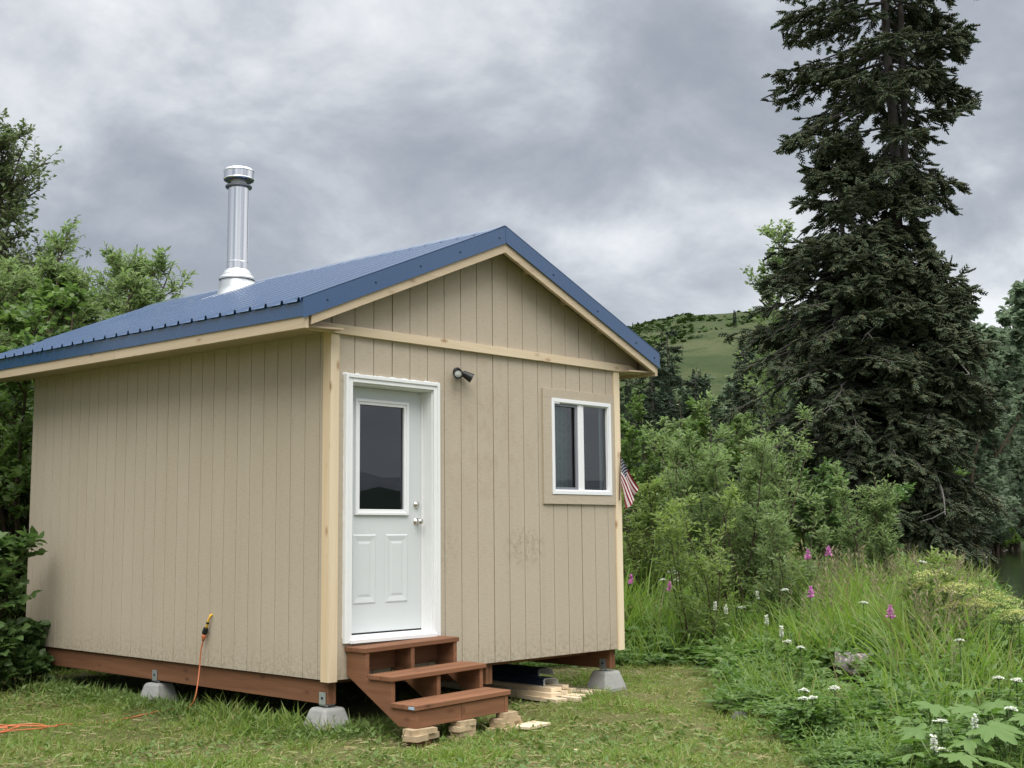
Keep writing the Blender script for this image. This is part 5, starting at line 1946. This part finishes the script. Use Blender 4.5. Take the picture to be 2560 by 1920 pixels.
def meadow_pts(n, u0, u1, power):
    x, y = frustum_pts(n, u0, u1, power=power)
    u, v = uv_of(x, y)
    shore = np.maximum(9.5 + 0.19 * u, -7.2 + 0.446 * u)
    ok = ~inside(x, y, LAWN) & ~under_cabin(x, y, 0.15) & (ground(x, y) > LAKE_Z + 0.06) & ~((v / u > 0.375) & (u > 15.5))
    x, y = x[ok], y[ok]
    return x, y, edge_dist(x, y, LAWN), np.hypot(x - C0[0], y - C0[1])


ROCK = np.array((5.72, -1.42))


def rock_view(x, y, half=0.46):
    """points that would stand between the boulder and the lawn side"""
    d = ROCK - C0
    n_ = d / np.hypot(*d)
    u = (x - C0[0]) * n_[0] + (y - C0[1]) * n_[1]
    w = np.abs((x - C0[0]) * n_[1] - (y - C0[1]) * n_[0])
    return (w < half) & (u > 11.0) & (u < np.hypot(*d) + 0.15) | (np.hypot(x - 2.66, y + 2.12) < 0.30)


def hill_of_height(x, y, ed):
    """how tall the meadow grows: low at the mown edge, taller behind"""
    n_ = fbm2(x * 0.5 + 33, y * 0.5 + 12, 41, 4)
    h = 0.44 + 0.56 * sstep(0.2, 2.2, ed) + 0.35 * n_
    h = np.minimum(h, 0.22 + 0.155 * (np.hypot(x - C0[0], y - C0[1]) - 8.1))
    h = np.where(rock_view(x, y), np.minimum(h, 0.06), h)
    h = np.where((x < 4.2) & (y < -1.5), np.minimum(h, 0.62), h)
    u, v = uv_of(x, y)
    h = np.where(v / u > 0.36, h * np.clip(1 - 7 * (v / u - 0.36), 0.45, 1), h)
    return np.clip(h, 0.05, 1.15)


# tall grass, in tufts
x, y, ed, dist = meadow_pts(20000, 7.4, 48, 1.6)
gden = fbm2(x * 0.45 + 9, y * 0.45 + 3, 43, 4)
ok = (rng.random(len(x)) < np.clip(0.55 + 2.2 * gden, 0.15, 1.0)) & (ed > 0.15)
x, y, ed, dist = x[ok], y[ok], ed[ok], dist[ok]
nbl = 9
H_ = hill_of_height(x, y, ed)
xx = np.repeat(x, nbl) + rng.normal(0, 0.07, len(x) * nbl) * np.repeat(np.clip(dist / 12, 1, 3), nbl)
yy = np.repeat(y, nbl) + rng.normal(0, 0.07, len(x) * nbl) * np.repeat(np.clip(dist / 12, 1, 3), nbl)
hh = np.repeat(H_, nbl) * rng.uniform(0.6, 1.25, len(xx))
P = np.stack([xx, yy, ground(xx, yy) - 0.02], axis=1)
lean_ = np.repeat(rdir(len(x), 0, 0) * [1, 1, 0], nbl, axis=0) * 0.25 + rdir(len(xx), 0, 0) * 0.32 + [0, 0, 1.0]
V, F = scatter(*blade_t(0.026, 0.42, 4), P, lean_, hh, roll=1.2)
w_ = np.repeat(np.clip(np.repeat(dist, nbl) / 13, 1, 2.5), 9)
tag(np_mesh('tall_grass', V, F, M['tallgrass']), kind='stuff')


# leafy herbs: pinnate and lobed leaves on short stems
def herb_template(kind):
    parts = []
    n = 7
    for i in range(n):
        a = i * 2.4 + rng.random()
        el = rng.uniform(0.35, 1.1)
        d = np.array([math.cos(a) * math.cos(el), math.sin(a) * math.cos(el), math.sin(el)])
        s = 0.55 + 0.5 * rng.random()
        c = d * s * 0.75
        if kind == 0:          # compound leaf of five to seven pointed leaflets
            fw_ = nrm(np.array([[math.cos(a), math.sin(a), 0.05]]))[0]
            sd_ = np.array([-math.sin(a), math.cos(a), 0])
            Ps, Xs, Ss = [], [], []
            for q in range(3):
                for s_ in (-1, 1):
                    Ps.append(c + fw_ * 0.12 * q)
                    Xs.append(fw_ * 0.6 + sd_ * s_)
                    Ss.append(0.24 - 0.03 * q)
            Ps.append(c + fw_ * 0.34)
            Xs.append(fw_)
            Ss.append(0.26)
            parts.append(scatter(*leaf_s(0.50, 0.05), Ps, Xs, np.array(Ss), roll=0.25))
        elif kind == 1:        # palmate leaf of five lobes
            fw_ = np.array([math.cos(a), math.sin(a), -0.05])
            sd_ = np.array([-math.sin(a), math.cos(a), 0])
            Ps = [c] * 5
            Xs = [fw_ * math.cos(g) + sd_ * math.sin(g) for g in (-1.5, -0.75, 0, 0.75, 1.5)]
            parts.append(scatter(*leaf_s(0.52, 0.04), Ps, Xs, np.array([0.24, 0.31, 0.36, 0.31, 0.24]), roll=0.2))
        else:                  # leafy stem
            Ps = [d * t for t in np.linspace(0.3, 1.0, 9)]
            Xs = [rdir(1, -0.1, 0.6)[0] + d * 0.3 for _ in Ps]
            parts.append(scatter(*leaf_s(0.36, 0.05), Ps, Xs, np.linspace(0.30, 0.16, 9), roll=0.4))
    return merge(parts)


x, y, ed, dist = meadow_pts(14500, 7.4, 30, 1.5)
hden = fbm2(x * 0.6 + 19, y * 0.6 + 23, 47, 4)
ok = rng.random(len(x)) < np.clip(0.75 - 1.6 * hden + 0.6 * (ed < 1.4), 0.2, 1)
x, y, ed = x[ok], y[ok], ed[ok]
H_ = hill_of_height(x, y, ed) * 0.85
kinds = rng.integers(0, 3, len(x))
parts = []
for kd in range(3):
    for rep in range(3):
        s_ = (kinds == kd) & (np.arange(len(x)) % 3 == rep)
        P = np.stack([x[s_], y[s_], ground(x[s_], y[s_]) - 0.02], axis=1)
        TV, TF = herb_template(kd)
        a = rng.uniform(0, 6.28, s_.sum())
        X = np.stack([np.cos(a), np.sin(a), 0 * a], axis=1)
        parts.append(scatter(TV, TF, P, X, H_[s_] * rng.uniform(0.7, 1.1, s_.sum()), roll=0.12))
tag(np_mesh('meadow_herbs', *merge(parts), M['herb']), kind='stuff')

# tan flowering grasses
x, y, ed, dist = meadow_pts(5200, 10.5, 26, 1.2)
u, v = uv_of(x, y)
ok = (v / u > 0.16) & (v / u < 0.42) & (ed > 0.8) & (v / u > 0.22) & (v / u < 0.37) & (rng.random(len(x)) < 0.40) & ~rock_view(x, y, 0.4)
x, y = x[ok], y[ok]
hh = np.clip(hill_of_height(x, y, ed[ok]) + 0.22, 0.5, 1.25) * rng.uniform(0.75, 1.1, len(x))
P = np.stack([x, y, ground(x, y)], axis=1)
st_ = blade_t(0.006, 0.10, 2)
pan = [st_]
for q in range(22):
    t_ = 0.72 + 0.28 * q / 22
    a = q * 2.4
    pan.append(scatter(*leaf_s(0.22, 0.02), [[t_ - 0.15 * 0.1 * t_ ** 3, 0, -0.10 * t_ ** 2.2]], [[0.8, math.cos(a) * 0.7, math.sin(a) * 0.7]], np.array([0.05 + 0.03 * math.sin(q)]), roll=0.3))
V, F = scatter(*merge(pan), P, rdir(len(P), 0, 0) * [1, 1, 0] * 0.22 + [0, 0, 1.0], hh, roll=1.0)
tag(np_mesh('seeding_grass', V, F, M['seed']), kind='stuff')

# ------------------------------------------------------------------ flowers
M['magenta'] = leaf_mat('fireweed_petals', (0.62, 0.20, 0.50), (0.76, 0.38, 0.68), 0.3, 0.6, 0.2)
M['umbel'] = leaf_mat('white_umbel_florets', (0.66, 0.67, 0.58), (0.78, 0.78, 0.72), 0.2, 0.7, 0.2)
M['yumbel'] = leaf_mat('yellow_umbel_florets', (0.36, 0.38, 0.12), (0.50, 0.50, 0.22), 0.25, 0.7, 0.2)
M['stem'] = simple('green_stem', (0.10, 0.15, 0.05), 0.6)

FIRE = [(7.53, 0.16, 1.16), (8.53, 0.45, 1.19), (7.36, 2.2, 0.73), (7.03, 2.6, 0.83), (6.26, -0.63, 0.76), (5.35, -2.07, 0.64)]
FLAB = ['brightest magenta fireweed spike in the grass below the willow', 'magenta fireweed spike nearest the dark spruce base', 'magenta fireweed in the grass right of the cabin corner', 'pale fireweed spike closest to the cabin corner', 'pinkish fireweed spike in the grass above the lichen boulder', 'faded pink fireweed in the grass right of the boulder']
for (x, y, z), lab in zip(FIRE, FLAB):
    gz = float(ground(x, y))
    rt = empty('fireweed', (x, y, gz), lab, 'fireweed', 'fireweed in the meadow')
    hh = z - gz + 0.08
    S = np.array([[[x, y, gz], [x + 0.01, y, gz + hh * 0.5], [x, y + 0.01, gz + hh], [x, y, gz + hh + 0.10]]])
    np_mesh('stem', *tubes_b(S, 0.006, 0.002, 4), M['stem'], rt, off=(x, y, gz))
    n = 46
    t_ = np.linspace(0.15, 0.80, n)
    P = np.stack([x + 0 * t_, y + 0 * t_, gz + hh * t_], axis=1)
    np_mesh('leaves', *scatter(*leaf_s(0.17, 0.03), P, rdir(n, 0.05, 0.45), rng.uniform(0.08, 0.13, n), roll=0.3), M['herb'], rt, off=(x, y, gz))
    n = 120
    t_ = rng.random(n)
    ra, rr_ = rng.uniform(0, 6.28, n), 0.024 * (1.1 - t_)
    P = np.stack([x + rr_ * np.cos(ra), y + rr_ * np.sin(ra), gz + hh - 0.06 + 0.13 * t_], axis=1)
    np_mesh('flower_spike', *scatter(*leaf_s(0.7, 0.04), P, rdir(n, -0.2, 0.6), (0.036 - 0.016 * t_), roll=0.6), M['magenta'], rt, off=(x, y, gz))

UMB = [(2.12, -3.05, 0.35), (2.14, -3.29, 0.38), (1.97, -3.2, 0.32), (2.02, -3.09, 0.3), (2.06, -2.96, 0.21), (4.17, -1.62, 0.5), (4.06, -1.83, 0.46), (1.45, -4.44, 0.33), (2.04, -4.64, 0.36), (1.18, -4.57, 0.2), (2.79, -4.37, 0.46), (2.93, -4.18, 0.45),
       (4.0, -3.4, 0.61), (6.11, -1.36, 0.77), (7.08, 0.87, 0.6), (6.96, 0.15, 0.84), (6.39, -1.91, 1.2), (7.82, 2.42, 0.98), (7.75, 2.30, 0.93), (7.90, 2.5, 0.88), (7.6, 2.5, 0.90)]


def umbel(name, P, rad, n_rays, m_fl, label, group, cat, fl=0.011, dome=0.35, leaves=True):
    x, y, z = P
    gz = float(ground(x, y))
    rt = empty(name, (x, y, gz), label, cat, group)
    lines = [(np.array([[x, y, gz], [x + 0.02, y + 0.01, (gz + z) / 2], [x, y, z - rad * 0.7]]), np.array([0.007, 0.006, 0.005]))]
    ctr = []
    tx, ty = rng.normal(0, 0.10 if fl < 0.015 else 0.30, 2)
    for i in range(n_rays):
        r_ = rad * math.sqrt((i + 0.3) / n_rays)
        a = i * 2.39996
        c = np.array([x + r_ * math.cos(a), y + r_ * math.sin(a), z - dome * rad * (r_ / rad) ** 2 + rng.normal(0, rad * 0.07) + r_ * (tx * math.cos(a) + ty * math.sin(a))])
        ctr.append(c)
        lines.append((np.array([[x, y, z - rad * 0.7], (np.array([x, y, z - rad * .6]) + c) / 2 + [0, 0, -0.1 * rad], c]), np.array([0.003, 0.002, 0.0015])))
    np_mesh('stem', *tubes_np(lines, 4), M['stem'], rt, off=(x, y, gz))
    ctr = np.array(ctr)
    per = np.repeat(ctr, m_fl, axis=0) + rng.normal(0, 1, (len(ctr) * m_fl, 3)) * rad * np.array([0.16, 0.16, 0.05])
    q = leaf_s(0.95, 0.1)
    tag(np_mesh('flower_head', *scatter(*q, per, rdir(len(per), -0.1, 0.35), fl * rng.uniform(0.7, 1.2, len(per)), roll=0.4), M['umbel'] if 'white' in label or 'pale' in label else M['yumbel'], rt, off=(x, y, gz)), kind='stuff')
    if leaves:
        n = 9
        pl = np.stack([x + rng.normal(0, 0.03, n), y + rng.normal(0, 0.03, n), gz + (z - gz) * rng.uniform(0.15, 0.75, n)], axis=1)
        np_mesh('leaves', *scatter(*herb_template(1), pl, rdir(n, -0.1, 0.2), np.full(n, 0.16), roll=0.3), M['herb'], rt, off=(x, y, gz))
    return rt


for i, P in enumerate(UMB):
    big = 0.036 if i < 13 else 0.042
    lab = ['white umbel at the mown edge, tallest of the cluster left below the boulder', 'white umbel just right of the cluster below the boulder', 'white umbel low in the cluster below the boulder', 'small white umbel at the left of the cluster below the boulder', 'white umbel lowest on the mown edge left of the boulder',
           'left white umbel behind the leafy herbs left of the boulder', 'right white umbel behind the leafy herbs left of the boulder', 'white umbel standing over the big lobed leaves', 'white umbel by the right edge over the big leaves', 'white umbel among the lowest big leaves',
           'white umbel further back at the right edge', 'white umbel beside the long grass at the right edge', 'white umbel below the yellow umbels', 'white umbel in the tan grass below the spruce', 'white umbel in the grass below the willows', 'white umbel under the low willow',
           'white umbel among the lemon-green willow sprigs', 'topmost white umbel in the group right of the cabin corner', 'second white umbel in the group right of the cabin corner', 'rightmost white umbel in the group right of the cabin corner', 'leftmost white umbel in the group right of the cabin corner'][i]
    umbel('white_umbel', P, big, 16, 11, lab, 'white umbels in the meadow', 'wildflower')
SPK = [(6.15, 0.45, 0.62), (5.07, -0.81, 0.61), (4.48, -1.36, 0.55), (1.49, -4.64, 0.32), (1.21, -4.5, 0.22), (7.2, 0.7, 0.74), (6.24, 0.67, 0.65)]
for i, (x, y, z) in enumerate(SPK):
    gz = float(ground(x, y))
    rt = empty('white_flower_spike', (x, y, gz), ['creamy bottlebrush flower spike in the herbs right of the cabin corner', 'creamy flower spike with a nodding tip above the left umbels', 'creamy flower spike beside the two umbels left of the boulder', 'creamy flower spike among the big lobed leaves', 'lowest creamy flower spike before the big lobed leaves', 'creamy flower spike in the grass under the slender willow', 'creamy flower spike at the foot of the slender willow'][i], 'wildflower', 'creamy flower spikes in the meadow')
    np_mesh('stem', *tubes_np([(np.array([[x, y, gz], [x, y, z]]), np.array([0.004, 0.003]))], 4), M['stem'], rt, off=(x, y, gz))
    n = 70
    t_ = rng.random(n)
    np_mesh('flower_spike', *scatter(*leaf_s(0.7, 0.05), np.stack([x + 0 * t_, y + 0 * t_, z - 0.05 + 0.10 * t_], axis=1), rdir(n, -0.2, 0.5), np.full(n, 0.026), roll=0.5), M['umbel'], rt, off=(x, y, gz))

YU = [(5.8, -2.29, 1.05, 0.16), (5.77, -2.46, 0.99, 0.13), (5.65, -2.68, 0.93, 0.17), (5.61, -2.83, 0.87, 0.12), (5.57, -2.98, 0.84, 0.14), (5.52, -3.13, 0.85, 0.18), (5.46, -3.23, 0.76, 0.15), (5.39, -3.33, 0.71, 0.16), (5.84, -2.14, 1.0, 0.09), (5.62, -2.6, 0.83, 0.10)]
YL = ['large yellow umbel at the left of the yellow umbel row', 'second yellow umbel from the left of the row', 'broad yellow umbel in the middle of the row', 'small yellow umbel right of the broad middle one', 'yellow umbel sloping down towards the lake', 'widest yellow umbel near the right edge over the lake', 'yellow umbel below the widest one', 'lowest right yellow umbel at the edge of the picture', 'small far left yellow umbel beside the willow sprigs', 'small low yellow umbel below the middle of the row']
for (x, y, z, r_), lab in zip(YU, YL):
    umbel('yellow_umbel', (x, y, z + (0.06 if r_ > 0.15 else -0.02)), r_, 22, 20, lab, 'yellow umbels above the lake', 'wildflower', 0.017, 0.30)


# cow parsnip with big lobed leaves
def lobed_leaf(n_l=5):
    """one broad, deeply cut leaf, about 1 across, stalk at the origin"""
    ang, rad = [], []
    tips = np.linspace(-2.35, 2.35, n_l + 2)
    L_ = [0.55, 0.78, 0.95, 1.05, 0.95, 0.78, 0.55][:n_l + 2] if n_l == 5 else [0.7] * (n_l + 2)
    for i, (a, l_) in enumerate(zip(tips, L_)):
        w = 0.30
        for da, k_ in ((-w, 0.62), (-w * 0.62, 0.80), (-w * 0.5, 0.74), (-w * 0.22, 0.93), (0, 1.0), (w * 0.22, 0.93), (w * 0.5, 0.74), (w * 0.62, 0.80), (w, 0.62)):
            ang.append(a + da)
            rad.append(l_ * k_ * 0.6)
        if i < len(tips) - 1:
            ang.append(a + (tips[1] - tips[0]) / 2)
            rad.append(0.28)
    V = [[0, 0, 0]]
    for a, r_ in zip(ang, rad):
        V.append([0.18 + r_ * math.cos(a), r_ * math.sin(a), 0.07 * math.sin(a * 6.5) * r_ - 0.30 * r_ * r_])
    V[0] = [0.18, 0, 0]
    n = len(V)
    F = [[0, i, i + 1] for i in range(1, n - 1)]
    return np.array(V), np.array(F)


PAR = [((1.64, -4.50), 0.34, 0.36, 6, 'cow parsnip with broad bright lobed leaves at the lower right'), ((2.02, -4.62), 0.42, 0.32, 5, 'cow parsnip with lobed leaves behind the brightest one'), ((1.22, -4.55), 0.26, 0.30, 5, 'cow parsnip leaves cut by the bottom edge'),
       ((2.10, -4.02), 0.40, 0.28, 4, 'cow parsnip half hidden in the long grass'), ((2.75, -4.15), 0.46, 0.30, 4, 'cow parsnip near the right edge in long grass'), ((5.3, -2.7), 0.50, 0.34, 5, 'bluish lobed leaves below the yellow umbels')]
for (x, y), hh, sz, n, lab in PAR:
    gz = float(ground(x, y))
    rt = empty('cow_parsnip', (x, y, gz), lab, 'cow parsnip', 'cow parsnip plants')
    for i in range(n):
        a = -2.2 + i * 2.4 + rng.normal(0, 0.2)
        r_ = rng.uniform(0.10, 0.22)
        c = np.array([x + r_ * math.cos(a), y + r_ * math.sin(a), gz + hh * rng.uniform(0.75, 1.1)])
        st_ = tubes_np([(np.array([[x, y, gz], [(x + c[0]) / 2, (y + c[1]) / 2, gz + hh * 0.6], c]), np.array([0.007, 0.006, 0.004]))], 4)
        lf = scatter(*lobed_leaf(), [c], [[math.cos(a), math.sin(a), -0.15]], np.array([sz * rng.uniform(0.75, 1.1)]), roll=0.15)
        V = np.concatenate([lf[0], st_[0]])
        F = np.concatenate([lf[1], tri(st_[1]) + len(lf[0])])
        mi = np.concatenate([np.zeros(len(lf[1])), np.ones(len(F) - len(lf[1]))])
        np_mesh('leaf', V, F, [M['parsnip'], M['stem']], rt, midx=mi, off=(x, y, gz), smooth=True)


# ------------------------------------------------------------------ stones
def stone(name, c, r, seed, m, label, flat=0.75, cuts=9):
    r_ = np.random.default_rng(seed)
    import bmesh
    bm = bmesh.new()
    bmesh.ops.create_icosphere(bm, subdivisions=4, radius=1.0)
    dirs = [Vector(r_.normal(0, 1, 3)).normalized() for _ in range(cuts)] + [Vector((0.15, 0.1, 1)).normalized()]
    offs = [r_.uniform(0.62, 0.85) for _ in range(cuts)] + [0.62]
    for v in bm.verts:
        p = v.co.copy()
        for d, o in zip(dirs, offs):
            k_ = p.dot(d)
            if k_ > o:
                p -= d * (k_ - o)
        nz = fbm2(np.array(p.x * 3 + 20), np.array(p.y * 3 + p.z * 2.1 + 20), seed, 4)
        p *= 1 + 0.10 * float(nz)
        v.co = Vector((p.x * r[0], p.y * r[1], p.z * r[2]))
    me = bpy.data.meshes.new(name)
    bm.to_mesh(me)
    bm.free()
    o = link(name, me, m)
    o.location = c
    return tag(o, label, 'stone')


def lichen_mat():
    m, t, b = mat('lichen_stone')
    g = objvec(t, False)
    c = mixc(t, noise(t, g, 16, 5, 0.7), (0.09, 0.08, 0.082), (0.25, 0.22, 0.215))
    c = mixc(t, ramp(t, noise(t, vmul(t, g, (1, 1, 1), (3, 1, 2)), 30, 4, 0.7), [(0.52, 0.0), (0.62, 0.85)]), c, (0.46, 0.45, 0.40))
    c = mixc(t, ramp(t, noise(t, vmul(t, g, (1, 1, 1), (9, 4, 2)), 11, 5, 0.7), [(0.56, 0.0), (0.66, 0.8)]), c, (0.24, 0.085, 0.040))
    c = mixc(t, ramp(t, noise(t, vmul(t, g, (1, 1, 1), (1, 7, 2)), 15, 4, 0.6), [(0.60, 0.0), (0.68, 0.8)]), c, (0.17, 0.18, 0.05))
    t.links.new(c, b.inputs['Base Color'])
    setb(b, rough=0.95, spec=0.15)
    bump(t, b, noise(t, g, 25, 5, 0.7), 0.8, 0.02)
    return m


stone('boulder', (5.70, -1.40, 0.10), (0.27, 0.25, 0.25), 5, lichen_mat(), 'lichen-spotted grey and rusty boulder in the meadow herbs')
stone('small_stone', (2.74, -2.03, float(ground(2.74, -2.03)) + 0.035), (0.085, 0.07, 0.065), 8, painted('dark_grey_stone', (0.11, 0.105, 0.11), 0.9, 0.4, 0.2, 0.5, 12), 'small dark grey stone at the mown edge')

# weathered white board lying half hidden behind the slender willow
mb = MB()
mb.obox((0, 0, 0), (0.10, -0.09, 0.03), (0.008, 0.008, 0.03), (0.008, 0.010, 0.0))
o = build('white_board', mb, M['whitemetal'])
o.location = (8.45, 2.9, 1.02)
tag(o, 'pale white board half hidden behind the willow stems', 'board')
